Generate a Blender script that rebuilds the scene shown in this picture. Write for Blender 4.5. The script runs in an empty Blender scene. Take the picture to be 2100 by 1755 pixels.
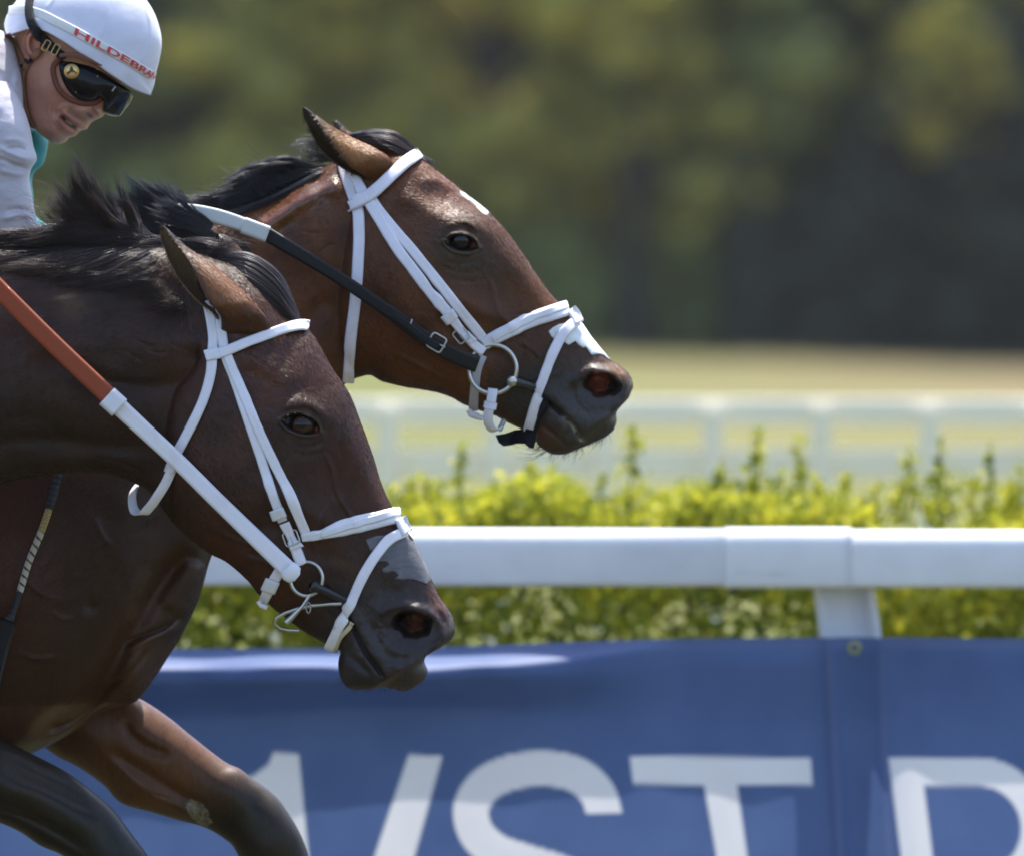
import bpy, math, random
import numpy as np
from mathutils import Vector
from mathutils.bvhtree import BVHTree
from mathutils.geometry import delaunay_2d_cdt

scene = bpy.context.scene
COL = scene.collection
rng = np.random.default_rng(7)
random.seed(7)

# ------------------------------------------------------------------ camera, sky, sun
S = 0.0007           # metres per unit of the plan grid at the plane of the near horse
D0 = 12.25           # camera distance to that plane
HC = 1.42            # camera height
cam_d = bpy.data.cameras.new('camera')
cam = bpy.data.objects.new('camera', cam_d)
COL.objects.link(cam)
cam.location = (0, -D0, HC)
cam.rotation_euler = (math.radians(90), 0, 0)
cam_d.sensor_width = 36
cam_d.lens = 36 * D0 / (2100 * S)
cam_d.shift_y = -0.1036
cam_d.clip_start = 0.5
cam_d.clip_end = 3000
cam_d.dof.use_dof = True
cam_d.dof.focus_distance = 12.40
cam_d.dof.aperture_fstop = 4.0
scene.camera = cam

SUN_EL, SUN_AZ = math.radians(68), math.radians(20)     # behind the scene, a little to the right
world = bpy.data.worlds.new('World')
scene.world = world
world.use_nodes = True
wn = world.node_tree
sky = wn.nodes.new('ShaderNodeTexSky')
sky.sky_type = 'NISHITA'
sky.sun_disc = False
sky.sun_elevation = SUN_EL
sky.sun_rotation = SUN_AZ
sky.air_density = 1.0
sky.dust_density = 2.2
sky.ozone_density = 3.2
wn.links.new(sky.outputs[0], wn.nodes['Background'].inputs[0])
wn.nodes['Background'].inputs[1].default_value = 0.15
sun_d = bpy.data.lights.new('sun', 'SUN')
sun_d.energy = 3.6
sun_d.angle = math.radians(0.5)
sun_d.color = (1.0, 0.95, 0.87)
sun = bpy.data.objects.new('sun', sun_d)
COL.objects.link(sun)
sdir = Vector((math.sin(SUN_AZ) * math.cos(SUN_EL), math.cos(SUN_AZ) * math.cos(SUN_EL), math.sin(SUN_EL)))
sun.rotation_euler = (-sdir).to_track_quat('-Z', 'Y').to_euler()
scene.view_settings.view_transform = 'Standard'
scene.view_settings.look = 'None'
scene.view_settings.exposure = 1.25
scene.view_settings.gamma = 1

# ------------------------------------------------------------------ helpers
class Sp:
    """frame of one object: plan-grid (px, pz) at depth y0 -> metres"""
    def __init__(s, y0, front=0.0):
        s.y0 = y0
        s.k = 1 + (y0 - front) / D0
        s.u = S * s.k
    def w(s, px, pz, yy=0.0):
        px = np.asarray(px, float); pz = np.asarray(pz, float)
        x = (px - 1050) * s.u
        z = HC - (pz - 660) * s.u
        return np.stack(np.broadcast_arrays(x, s.y0 + yy, z), -1)
    def inv(s, x, z):
        return x / s.u + 1050, (HC - z) / s.u + 660

ORG = {}
def setp(o, label=None, cat=None, group=None, kind=None):
    if label: o['label'] = label
    if cat: o['category'] = cat
    if group: o['group'] = group
    if kind: o['kind'] = kind
    return o
def empty(name, loc, label=None, cat=None, group=None):
    o = bpy.data.objects.new(name, None)
    COL.objects.link(o)
    o.location = loc
    o.empty_display_size = 0.1
    ORG[o.name] = np.array(loc, float)
    return setp(o, label, cat, group)
def mesh_obj(name, V, F, mat=None, parent=None, smooth=True, attrs=None, mats=None, fmat=None):
    V = np.asarray(V, float)
    org = ORG[parent.name] if parent is not None else np.zeros(3)
    me = bpy.data.meshes.new(name)
    if isinstance(F, np.ndarray):
        n, k = F.shape
        me.vertices.add(len(V)); me.vertices.foreach_set('co', (V - org).astype(np.float32).ravel())
        me.loops.add(n * k); me.loops.foreach_set('vertex_index', F.astype(np.int32).ravel())
        me.polygons.add(n)
        me.polygons.foreach_set('loop_start', np.arange(0, n * k, k, dtype=np.int32))
        me.polygons.foreach_set('loop_total', np.full(n, k, dtype=np.int32))
        me.update(calc_edges=True)
    else:
        me.from_pydata((V - org).tolist(), [], [list(map(int, f)) for f in F])
        me.update()
    me.validate()
    if smooth:
        me.polygons.foreach_set('use_smooth', np.ones(len(me.polygons), dtype=bool))
    for a, (dom, vals) in (attrs or {}).items():
        vals = np.asarray(vals, np.float32)
        if vals.ndim == 2:
            at = me.color_attributes.new(a, 'FLOAT_COLOR', dom)
            if vals.shape[1] == 3: vals = np.concatenate([vals, np.ones((len(vals), 1), np.float32)], 1)
            at.data.foreach_set('color', vals.ravel())
        else:
            at = me.attributes.new(a, 'FLOAT', dom)
            at.data.foreach_set('value', vals)
    for m in (mats or ([mat] if mat else [])): me.materials.append(m)
    if fmat is not None: me.polygons.foreach_set('material_index', np.asarray(fmat, np.int32))
    o = bpy.data.objects.new(name, me)
    COL.objects.link(o)
    if parent is not None:
        o.parent = parent
    ORG[o.name] = org
    return o
def join(parts):
    """[(V, F)...] with equal face size -> one V, F"""
    Vs, Fs, n = [], [], 0
    for V, F in parts:
        Vs.append(V); Fs.append(np.asarray(F) + n); n += len(V)
    return np.concatenate(Vs), np.concatenate(Fs)
def grid_faces(nr, nc, wrap=False, flip=False):
    r = np.arange(nr - 1)[:, None]; c = np.arange(nc if wrap else nc - 1)[None, :]
    a = r * nc + c; b = r * nc + (c + 1) % nc; d = (r + 1) * nc + c; e = (r + 1) * nc + (c + 1) % nc
    q = np.stack([a, b, e, d], -1).reshape(-1, 4)
    return q[:, ::-1] if flip else q
def catmull(P, n, dist=None):
    """resample the rows of P at n stations by Catmull-Rom; dist = spacing measure per row"""
    P = np.asarray(P, float)
    if dist is None:
        dist = np.r_[0, np.cumsum(np.linalg.norm(np.diff(P[:, :2], axis=0), axis=1))]
    t = np.linspace(0, dist[-1], n) if np.isscalar(n) else np.asarray(n) * dist[-1]
    m = np.zeros_like(P)                                 # finite difference tangents
    h = np.diff(dist); d = np.diff(P, axis=0) / h[:, None]
    m[0] = d[0]; m[-1] = d[-1]
    m[1:-1] = (d[:-1] * h[1:, None] + d[1:] * h[:-1, None]) / (h[:-1] + h[1:])[:, None]
    i = np.clip(np.searchsorted(dist, t, side='right') - 1, 0, len(P) - 2)
    s = ((t - dist[i]) / h[i])[:, None]
    h00 = 2*s**3 - 3*s**2 + 1; h10 = s**3 - 2*s**2 + s; h01 = -2*s**3 + 3*s**2; h11 = s**3 - s**2
    return h00*P[i] + h10*h[i][:, None]*m[i] + h01*P[i+1] + h11*h[i][:, None]*m[i+1]
def box(cx, cy, cz, sx, sy, sz, bev=0.0):
    """box centred at c with (optionally) chamfered edges along x"""
    x0, x1 = cx - sx/2, cx + sx/2
    if bev <= 0:
        sec = [(-sy/2, -sz/2), (sy/2, -sz/2), (sy/2, sz/2), (-sy/2, sz/2)]
    else:
        sec = []
        for (qy, qz, a0) in ((1, -1, -90), (1, 1, 0), (-1, 1, 90), (-1, -1, 180)):
            for k in range(4):
                a = math.radians(a0 + k*30)
                sec.append((qy*(sy/2-bev) + bev*math.cos(a), qz*(sz/2-bev) + bev*math.sin(a)))
    n = len(sec)
    V = [(x, cy+a, cz+b) for x in (x0, x1) for a, b in sec]
    F = [(i, (i+1) % n, n+(i+1) % n, n+i) for i in range(n)] + [tuple(range(n))[::-1], tuple(range(n, 2*n))]
    return np.array(V), F
def tube(P, r, seg=8, closed=False, caps=True):
    """tube along points P (n,3), radius r scalar or array; quads only"""
    P = np.asarray(P, float); n = len(P)
    r = np.broadcast_to(r, (n,))
    T = np.roll(P, -1, 0) - np.roll(P, 1, 0) if closed else np.gradient(P, axis=0)
    T /= np.linalg.norm(T, axis=1)[:, None] + 1e-12
    ref = np.array([0.0, 1, 0]) if abs(T[:, 1]).mean() < 0.8 else np.array([0, 0, 1.0])
    A = np.cross(T, ref); A /= np.linalg.norm(A, axis=1)[:, None] + 1e-12
    B = np.cross(T, A)
    a = np.linspace(0, 2*np.pi, seg, endpoint=False)
    V = P[:, None] + r[:, None, None]*(np.cos(a)[None, :, None]*A[:, None] + np.sin(a)[None, :, None]*B[:, None])
    V = V.reshape(-1, 3)
    F = grid_faces(n, seg, wrap=True)
    if closed:
        i = np.arange(seg)
        F = np.concatenate([F, np.stack([(n-1)*seg+i, (n-1)*seg+(i+1) % seg, (i+1) % seg, i], -1)])
    elif caps:
        V = np.concatenate([V, P[:1], P[-1:]]); c0 = n*seg
        i = np.arange(seg)
        F = np.concatenate([F, np.stack([np.full(seg, c0), (i+1) % seg, i, i], -1)[:, [0, 1, 2, 2]],
                            np.stack([np.full(seg, c0+1), (n-1)*seg+i, (n-1)*seg+(i+1) % seg, (n-1)*seg+(i+1) % seg], -1)])
    return V, F
def tri_clean(F):
    """list of faces, degenerate quads turned to triangles"""
    out = []
    for f in F:
        g = []
        for v in f:
            if v not in g: g.append(int(v))
        if len(g) > 2: out.append(g)
    return out
def sphere(c, r, nu=24, nv=16):
    r = np.broadcast_to(r, (3,))
    th = np.linspace(0.001, np.pi-0.001, nv); ph = np.linspace(0, 2*np.pi, nu, endpoint=False)
    T, P_ = np.meshgrid(th, ph, indexing='ij')
    V = np.stack([np.sin(T)*np.cos(P_), np.sin(T)*np.sin(P_), np.cos(T)], -1).reshape(-1, 3)*r + np.asarray(c)
    return V, grid_faces(nv, nu, wrap=True, flip=True)
def smooth1(a, n=1, axis=0):
    for _ in range(n):
        b = a.copy()
        b[1:-1] = (a[:-2] + 2*a[1:-1] + a[2:]) / 4
        a = b
    return a
def sst(a, b, x):
    t = np.clip((x-a)/(b-a), 0, 1); return t*t*(3-2*t)
def gau(px, pz, cx, cz, sx, sz=None, rot=0):
    sz = sz or sx
    r = math.radians(rot); dx = px-cx; dz = pz-cz
    a = dx*math.cos(r)+dz*math.sin(r); b = -dx*math.sin(r)+dz*math.cos(r)
    return np.exp(-0.5*((a/sx)**2+(b/sz)**2))
def dline(px, pz, pts):
    """distance to a polyline, param 0..1 along it, signed side"""
    pts = np.asarray(pts, float)
    best = np.full(px.shape, 1e9); tt = np.zeros(px.shape); sd = np.zeros(px.shape)
    L = np.r_[0, np.cumsum(np.hypot(*np.diff(pts, axis=0).T))]
    for i in range(len(pts)-1):
        a, b = pts[i], pts[i+1]; d = b-a; l2 = (d**2).sum()
        t = np.clip(((px-a[0])*d[0]+(pz-a[1])*d[1])/l2, 0, 1)
        ex = px-a[0]-t*d[0]; ez = pz-a[1]-t*d[1]
        dd = np.hypot(ex, ez); m = dd < best
        best = np.where(m, dd, best); tt = np.where(m, (L[i]+t*(L[i+1]-L[i]))/L[-1], tt)
        sd = np.where(m, np.sign(d[0]*ez-d[1]*ex), sd)
    return best, tt, sd
def spl(pts, n=40):
    return catmull(pts, n)
def ridge(px, pz, pts, s, taper=0.15, side=0):
    d, t, sd = dline(px, pz, spl(pts, 6*len(pts)))
    w = sst(0, taper, t)*sst(0, taper, 1-t) if taper > 0 else 1.0
    g = np.exp(-0.5*(d/s)**2)
    if side: g = np.where(sd*side > 0, np.exp(-0.5*(d/(s*4))**2), g)
    return g*w
def inpoly(px, pz, poly):
    poly = np.asarray(poly, float); c = np.zeros(px.shape, bool); n = len(poly)
    for i in range(n):
        x0, y0 = poly[i]; x1, y1 = poly[i-1]
        m = ((y0 > pz) != (y1 > pz)) & (px < (x1-x0)*(pz-y0)/((y1-y0) or 1e-9)+x0)
        c ^= m
    return c
def vnoise(P, scale, seed=0):
    """cheap smooth value noise on (n,3) points, range -1..1"""
    q = P/scale; i = np.floor(q).astype(np.int64); f = q-i; f = f*f*(3-2*f)
    out = np.zeros(len(P))
    for dx in (0, 1):
        for dy in (0, 1):
            for dz in (0, 1):
                h = (i[:, 0]+dx)*374761393+(i[:, 1]+dy)*668265263+(i[:, 2]+dz)*2147483647+seed*974711
                h = (h ^ (h >> 13))*1274126177; h = (h ^ (h >> 16)) & 0xffff
                w = (f[:, 0] if dx else 1-f[:, 0])*(f[:, 1] if dy else 1-f[:, 1])*(f[:, 2] if dz else 1-f[:, 2])
                out += w*(h/32767.5-1)
    return out

# ------------------------------------------------------------------ materials
class NT:
    def __init__(s, name):
        s.m = bpy.data.materials.new(name); s.m.use_nodes = True; s.t = s.m.node_tree
        s.b = s.t.nodes['Principled BSDF']
    def n(s, typ, **kw):
        nd = s.t.nodes.new(typ)
        for k, v in kw.items():
            if k == 'inp':
                for a, b in v.items():
                    if hasattr(b, 'links') or isinstance(b, bpy.types.NodeSocket): s.t.links.new(b, nd.inputs[a])
                    else: nd.inputs[a].default_value = b
            else: setattr(nd, k, v)
        return nd
    def set(s, **kw):
        names = dict(col='Base Color', rough='Roughness', metal='Metallic', spec='Specular IOR Level', coat='Coat Weight',
                     coat_r='Coat Roughness', sheen='Sheen Weight', sheen_r='Sheen Roughness', trans='Transmission Weight', normal='Normal',
                     sss='Subsurface Weight', alpha='Alpha', aniso='Anisotropic', ior='IOR', sheen_t='Sheen Tint')
        for k, v in kw.items():
            i = s.b.inputs[names[k]]
            if isinstance(v, bpy.types.NodeSocket): s.t.links.new(v, i)
            else: i.default_value = (*v, 1) if isinstance(v, tuple) and len(v) == 3 else v
        return s
    def coord(s, scale=(1, 1, 1), rot=(0, 0, 0), src='Object'):
        tc = s.n('ShaderNodeTexCoord')
        mp = s.n('ShaderNodeMapping', inp={0: tc.outputs[src], 'Scale': scale, 'Rotation': tuple(math.radians(a) for a in rot)})
        return mp.outputs[0]
    def noise(s, vec, scale, detail=4, rough=0.55):
        return s.n('ShaderNodeTexNoise', inp={'Vector': vec, 'Scale': scale, 'Detail': detail, 'Roughness': rough}).outputs[0]
    def ramp(s, fac, stops):
        r = s.n('ShaderNodeValToRGB', inp={0: fac}); e = r.color_ramp.elements
        while len(e) < len(stops): e.new(0.5)
        for el, (p, c) in zip(e, stops): el.position = p; el.color = (*c, 1) if len(c) == 3 else c
        return r.outputs[0]
    def mix(s, fac, a, b, blend='MIX'):
        m = s.n('ShaderNodeMix', data_type='RGBA', blend_type=blend)
        for k, v in ((0, fac), (6, a), (7, b)):
            if isinstance(v, bpy.types.NodeSocket): s.t.links.new(v, m.inputs[k])
            else: m.inputs[k].default_value = (*v, 1) if isinstance(v, tuple) and len(v) == 3 else v
        return m.outputs[2]
    def math(s, op, a, b=0.0):
        m = s.n('ShaderNodeMath', operation=op)
        for k, v in ((0, a), (1, b)):
            if isinstance(v, bpy.types.NodeSocket): s.t.links.new(v, m.inputs[k])
            else: m.inputs[k].default_value = v
        return m.outputs[0]
    def bump(s, h, strength=0.3, dist=0.001, normal=None):
        b = s.n('ShaderNodeBump', inp={'Height': h, 'Strength': strength, 'Distance': dist})
        if normal is not None: s.t.links.new(normal, b.inputs['Normal'])
        return b.outputs[0]
    def attr(s, name, color=True):
        a = s.n('ShaderNodeAttribute', attribute_name=name)
        return a.outputs[0] if color else a.outputs[2]
def simple(name, col, rough=0.5, metal=0.0, **kw):
    return NT(name).set(col=col, rough=rough, metal=metal, **kw).m
def translucent(nt, amount, col):
    """mix some light passing through a thin leaf or cloth"""
    tr = nt.n('ShaderNodeBsdfTranslucent')
    if isinstance(col, bpy.types.NodeSocket): nt.t.links.new(col, tr.inputs[0])
    else: tr.inputs[0].default_value = (*col, 1)
    mx = nt.n('ShaderNodeMixShader', inp={0: amount})
    nt.t.links.new(nt.b.outputs[0], mx.inputs[1]); nt.t.links.new(tr.outputs[0], mx.inputs[2])
    nt.t.links.new(mx.outputs[0], nt.t.nodes['Material Output'].inputs[0])
    return nt.m
# ------------------------------------------------------------------ ground
def build_ground():
    ys = np.r_[-300, -100, np.linspace(-30, 60, 60), np.linspace(62, 300, 120)]
    xs = np.r_[-290, -120, np.linspace(-60, 60, 61), 120, 290]
    X, Y = np.meshgrid(xs, ys)
    Y_ = Y + D0
    Z = 1.26*sst(45, 140, Y_) - 0.032*np.clip(X, -12, 12)*sst(50, 112, Y_) + 12*sst(150, 500, Y_)
    Z += 0.02*vnoise(np.stack([X.ravel(), Y.ravel(), 0*X.ravel()], -1), 3.0).reshape(X.shape)*sst(5, 20, Y_)
    V = np.stack([X, Y, Z], -1).reshape(-1, 3)
    t = NT('turf')
    c = t.coord()
    n1 = t.noise(c, 0.22, 5); n2 = t.noise(c, 9.0, 4); n3 = t.noise(t.coord(scale=(0.25, 0.03, 1)), 1.0, 3)
    green = t.ramp(n1, [(0.35, (0.11, 0.125, 0.032)), (0.6, (0.165, 0.165, 0.045))])
    dry = t.mix(n3, (0.18, 0.14, 0.075), (0.22, 0.145, 0.09))
    sx = t.n('ShaderNodeSeparateXYZ', inp={0: t.coord()})
    far = t.n('ShaderNodeMapRange', inp={0: sx.outputs[1], 1: 45.0, 2: 100.0}).outputs[0]
    rt = t.n('ShaderNodeMapRange', inp={0: sx.outputs[0], 1: -2.0, 2: 9.0}).outputs[0]
    f = t.math('MULTIPLY', far, t.math('ADD', t.math('MULTIPLY', rt, 0.85), 0.05))
    col = t.mix(f, green, dry)
    col = t.mix(0.5, col, t.ramp(n2, [(0.3, (0.45, 0.45, 0.45)), (0.7, (1, 1, 1))]), 'MULTIPLY')
    nearf = t.n('ShaderNodeMapRange', inp={0: sx.outputs[1], 1: 1.0, 2: 4.0}).outputs[0]
    col = t.mix(nearf, t.mix(n1, (0.045, 0.052, 0.022), (0.085, 0.075, 0.040)), col)
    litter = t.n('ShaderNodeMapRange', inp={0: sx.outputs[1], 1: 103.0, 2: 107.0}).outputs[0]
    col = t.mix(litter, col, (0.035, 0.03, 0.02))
    t.set(col=col, rough=0.9, spec=0.2, normal=t.bump(n2, 0.6, 0.03))
    o = mesh_obj('ground', V, grid_faces(len(ys), len(xs)), t.m)
    setp(o, 'turf field of yellow green grass turning brown at the foot of the trees', kind='structure')
build_ground()
def ground_z(x, y):
    Y_ = y + D0
    return 1.26*float(sst(45, 140, np.float64(Y_))) - 0.032*max(-12, min(12, x))*float(sst(50, 112, np.float64(Y_))) + 12*float(sst(150, 500, np.float64(Y_)))

# ------------------------------------------------------------------ running rail
plast = NT('white_plastic')
nn = plast.noise(plast.coord(scale=(1, 1, 1)), 14, 5)
sc2 = plast.noise(plast.coord(scale=(0.25, 1, 1.6)), 30, 6, 0.7)
plast.set(col=plast.mix(plast.ramp(sc2, [(0.60, (0, 0, 0)), (0.72, (0.35, 0.35, 0.35))]), plast.ramp(nn, [(0.3, (0.76, 0.76, 0.77)), (0.7, (0.84, 0.84, 0.84))]), (0.42, 0.40, 0.36)), rough=0.32, normal=plast.bump(nn, 0.05, 0.01))
rs = Sp(2.2)
def rail_section(cy, cz, sy, sz):
    """rounded hollow-look profile, the top edge softly rounded"""
    pts = []
    def arc(ccy, ccz, r, a0, a1, k):
        for i in range(k+1):
            a = math.radians(a0+(a1-a0)*i/k); pts.append((ccy+r*math.cos(a), ccz+r*math.sin(a)))
    R = 0.030; r = 0.010
    arc(cy+sy/2-R, cz+sz/2-R, R, 0, 90, 8); arc(cy-sy/2+R, cz+sz/2-R, R, 90, 180, 8)
    arc(cy-sy/2+r, cz-sz/2+r, r, 180, 270, 4); arc(cy+sy/2-r, cz-sz/2+r, r, 270, 360, 4)
    return pts
def extr(sec, x0, x1, z0=0, z1=0, n=2):
    V = []; m = len(sec)
    for i in range(n):
        f = i/(n-1)
        V += [(x0+(x1-x0)*f, a, b+z0+(z1-z0)*f) for a, b in sec]
    F = [(i*m+j, i*m+(j+1) % m, (i+1)*m+(j+1) % m, (i+1)*m+j) for i in range(n-1) for j in range(m)]
    return np.array(V), F
zt = HC-(1087-660)*rs.u; zb = HC-(1203-660)*rs.u
rail = empty('running_rail', (0, 2.2, 0), 'white plastic running rail on curved posts above the blue banner', 'rail')
# the rail face nearest the camera lies at y = 2.2
def add_rail(name, x0, x1, g, z0, z1):
    sec = rail_section(2.2+0.065, (zt+zb)/2, 0.13+2*g, (zt-zb)+2*g)
    V, F = extr(sec, x0, x1, z0, z1, 12)
    m = len(sec)
    F += [tuple(range(m)), tuple(range(len(V)-m, len(V)))[::-1]]
    mesh_obj(name, V, F, plast.m, rail)
pxx = lambda p: (p-1050)*rs.u
add_rail('rail_tube', -3.6, pxx(1560), 0.0, 0.010, -0.0)
add_rail('rail_tube', pxx(1640), 3.9, 0.0, -0.001, -0.012)
add_rail('joint_sleeve', pxx(1488), pxx(1748), 0.0024, 0, 0)
def rail_post(px0):
    """curved C-channel post: leaves the back of the rail, bends and drops to the ground"""
    path = [(px0, 1195, 0.05), (px0+3, 1230, 0.055), (px0+10, 1270, 0.06), (px0+16, 1315, 0.065), (px0+20, 1380, 0.075), (px0+22, 1500, 0.11),
            (px0+26, 1700, 0.2), (px0+30, 1900, 0.31), (px0+32, 2300, 0.36), (px0+32, 2520, 0.36)]
    P = catmull(path, 50)
    W = rs.w(P[:, 0], P[:, 1], P[:, 2])
    prof = [(-0.052, 0.05), (-0.052, 0.0), (-0.046, -0.006), (-0.038, -0.004), (-0.034, 0.012), (0.034, 0.012), (0.038, -0.004), (0.046, -0.006), (0.052, 0), (0.052, 0.05)]
    V = np.array([[w[0]+a, w[1]+b, w[2]] for w in W for a, b in prof])
    m = len(prof)
    F = grid_faces(len(W), m, wrap=True)
    mesh_obj('post', V, F, plast.m, rail)
rail_post(1733); rail_post(1733-2600); 

# ------------------------------------------------------------------ banner
bs = Sp(2.16)
def seg_poly():
    one = [(561, 1543), (612, 1545), (632, 1755), (650, 2010), (582, 2010), (563, 1755), (556, 1645), (470, 1645), (468, 1600), (520, 1590), (549, 1568)]
    slash = [(838, 1548), (907, 1550), (850, 1755), (770, 2040), (690, 2040), (768, 1755)]
    tbar = [(1292, 1552), (1664, 1555), (1668, 1612), (1299, 1609)]
    tst = [(1443, 1600), (1511, 1600), (1533, 1755), (1562, 2010), (1494, 2010), (1470, 1755)]
    pst = [(1824, 1555), (1890, 1556), (1915, 1755), (1940, 2010), (1870, 2010), (1850, 1755)]
    return [one, slash, tbar, tst, pst]
def build_banner():
    xs = np.r_[np.arange(-1100, 200, 12), np.arange(200, 2150, 4.0), np.arange(2150, 3200, 12)]
    zs = np.r_[np.arange(0, 1, 0.006)]
    top = catmull([(-1200, 1338), (0, 1335), (360, 1331), (700, 1329), (950, 1325), (1150, 1318), (1350, 1311), (1500, 1309), (1750, 1307), (1900, 1308), (2200, 1311), (3300, 1315)], 900)
    zt_ = np.interp(xs, top[:, 0], top[:, 1])
    PX, T = np.meshgrid(xs, zs)
    ZT = np.broadcast_to(zt_, PX.shape)
    PZ = ZT + T*(2440-ZT)
    d = PZ-ZT                                      # grid units below the top edge
    wob = 1+0.12*np.sin(PX/95.0)+0.06*np.sin(PX/41.0+1)
    lean = sst(1420, 900, PX)
    foldd = 40+5*np.sin(PX/130+0.5)+3*np.sin(PX/57)-10*sst(900, 1400, PX)
    y = 0.02-0.125*lean*wob*sst(-4, foldd*1.0, d)*(1-sst(55, 150+15*np.sin(PX/170), d))      # cloth billowing over at the top left
    y += 0.020*sst(0, 200, d)*sst(1000, 1500, PX)
    # cloth drawn round the post
    pl = 1700+(PZ-1310)*0.055; pr = 1806+(PZ-1310)*0.045
    y -= 0.014*np.exp(-((PX-pl)/13)**2) + 0.012*np.exp(-((PX-pr)/15)**2)
    y += 0.010*np.exp(-((PX-(pl+pr)/2)/40)**2)
    y += 0.006*np.exp(-((PX-(pr+55))/30)**2)
    P3 = np.stack([PX.ravel(), PZ.ravel()*0.6, 0*PX.ravel()], -1)
    y += (0.010*vnoise(P3, 260, 3)+0.003*vnoise(P3, 70, 5)).reshape(PX.shape)*sst(0, 60, d)
    V = bs.w(PX, PZ, y).reshape(-1, 3)
    px, pz = PX.ravel(), PZ.ravel()
    ink = np.zeros(px.shape)
    for pol in seg_poly():
        dd, _, _ = dline(px, pz, pol+[pol[0]])
        sd = np.where(inpoly(px, pz, pol), dd, -dd)
        ink = np.maximum(ink, np.clip(0.5+sd/4, 0, 1))
    Sp_ = spl([(1240, 1672), (1228, 1632), (1192, 1595), (1145, 1579), (1098, 1577), (1040, 1587), (990, 1615), (966, 1658), (975, 1706), (1012, 1744), (1075, 1768),
               (1150, 1792), (1215, 1828), (1245, 1885), (1220, 1945), (1130, 1985), (1030, 1972), (965, 1910)], 120)
    dd, tt, _ = dline(px, pz, Sp_)
    ink = np.maximum(ink, np.clip(0.5+(36.5-dd)/4, 0, 1)*((pz < 1669) | (px < 1150) | (tt > 0.12)))
    a = np.linspace(-math.pi/2, math.pi/2, 30)
    Pp = [(1880, 1584)]+[(2008+118*math.cos(q), 1702+118*math.sin(q)) for q in a]+[(1890, 1820)]
    dd, tt, _ = dline(px, pz, Pp)
    ink = np.maximum(ink, np.clip(0.5+(29-dd)/4, 0, 1)*(px > 1836))
    hem_and_shine = ((d.ravel() < 26)*(px > 1000)).astype(float)
    hem_and_shine = np.maximum(hem_and_shine, 1.3*np.exp(-((px-pl.ravel())/11)**2)+0.9*np.exp(-((px-pr.ravel())/13)**2))  # besides the top hem: highlights along both post edges, painted into the colour
    t = NT('banner_mesh_vinyl')
    nz = t.noise(t.coord(), 5, 4)
    wv = t.noise(t.coord(), 900, 1)
    blue = t.ramp(nz, [(0.3, (0.075, 0.128, 0.30)), (0.7, (0.098, 0.160, 0.35))])
    blue = t.mix(t.math('MULTIPLY', t.attr('hem_and_shine', False), 0.35), blue, (0.16, 0.19, 0.36))
    white = t.ramp(t.noise(t.coord(), 3, 4), [(0.3, (0.88, 0.86, 0.90)), (0.7, (0.94, 0.92, 0.95))])
    col = t.mix(t.attr('ink', False), blue, white)
    t.set(col=col, rough=0.55, spec=0.5, normal=t.bump(wv, 0.25, 0.001))
    m = translucent(t, 0.30, col)
    ban = empty('banner', (0, 2.16, 0), 'long blue vinyl banner with big white letters hung under the white rail', 'banner')
    mesh_obj('cloth', V, grid_faces(len(zs), len(xs)), m, ban, attrs={'ink': ('POINT', ink), 'hem_and_shine': ('POINT', hem_and_shine)})
    for gx in (1752, 1752-2600):
        c = bs.w(gx, 1328, -0.006)
        a = np.linspace(0, 2*np.pi, 20, endpoint=False)
        Pg = np.stack([c[0]+0.009*np.cos(a), np.full(20, c[1]), c[2]+0.009*np.sin(a)], -1)
        Vg, Fg = tube(Pg, 0.0028, 8, closed=True)
        mesh_obj('grommet', Vg, Fg, simple('brass', (0.35, 0.36, 0.12), 0.4, 0.7), ban)
build_banner()

# ------------------------------------------------------------------ leaves: generic cloud
def leaf_quads(C, N, size, aspect=0.55, up=None):
    """a bent-diamond leaf at each centre C with random orientation"""
    n = len(C)
    d = rng.normal(size=(n, 3)) if N is None else N + 0.7*rng.normal(size=(n, 3))
    d /= np.linalg.norm(d, axis=1)[:, None]
    r = rng.normal(size=(n, 3))
    if up is not None: r = r*0.5+np.array(up)
    a = np.cross(d, r); a /= np.linalg.norm(a, axis=1)[:, None]+1e-9
    b = np.cross(d, a)
    s = size*(0.6+0.8*rng.random(n))[:, None]
    V = np.stack([C-b*s, C+a*s*aspect+d*s*0.15, C+b*s, C-a*s*aspect+d*s*0.15], 1).reshape(-1, 3)
    return V, np.arange(4*n).reshape(n, 4)
def leaf_mat(name, c0, c1, c2, tr=0.45, rough=0.65):
    t = NT(name)
    v = t.attr('tone', False)
    col = t.ramp(v, [(0.0, c0), (0.5, c1), (1.0, c2)])
    t.set(col=col, rough=rough, spec=0.2)
    return translucent(t, tr, t.mix(0.3, col, (1, 1, 0.3), 'MULTIPLY'))
bark = NT('bark')
bn = bark.noise(bark.coord(scale=(6, 6, 1.2)), 4, 5)
bark.set(col=bark.ramp(bn, [(0.3, (0.05, 0.042, 0.035)), (0.7, (0.13, 0.11, 0.09))]), rough=0.9, normal=bark.bump(bn, 0.8, 0.02))

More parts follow.
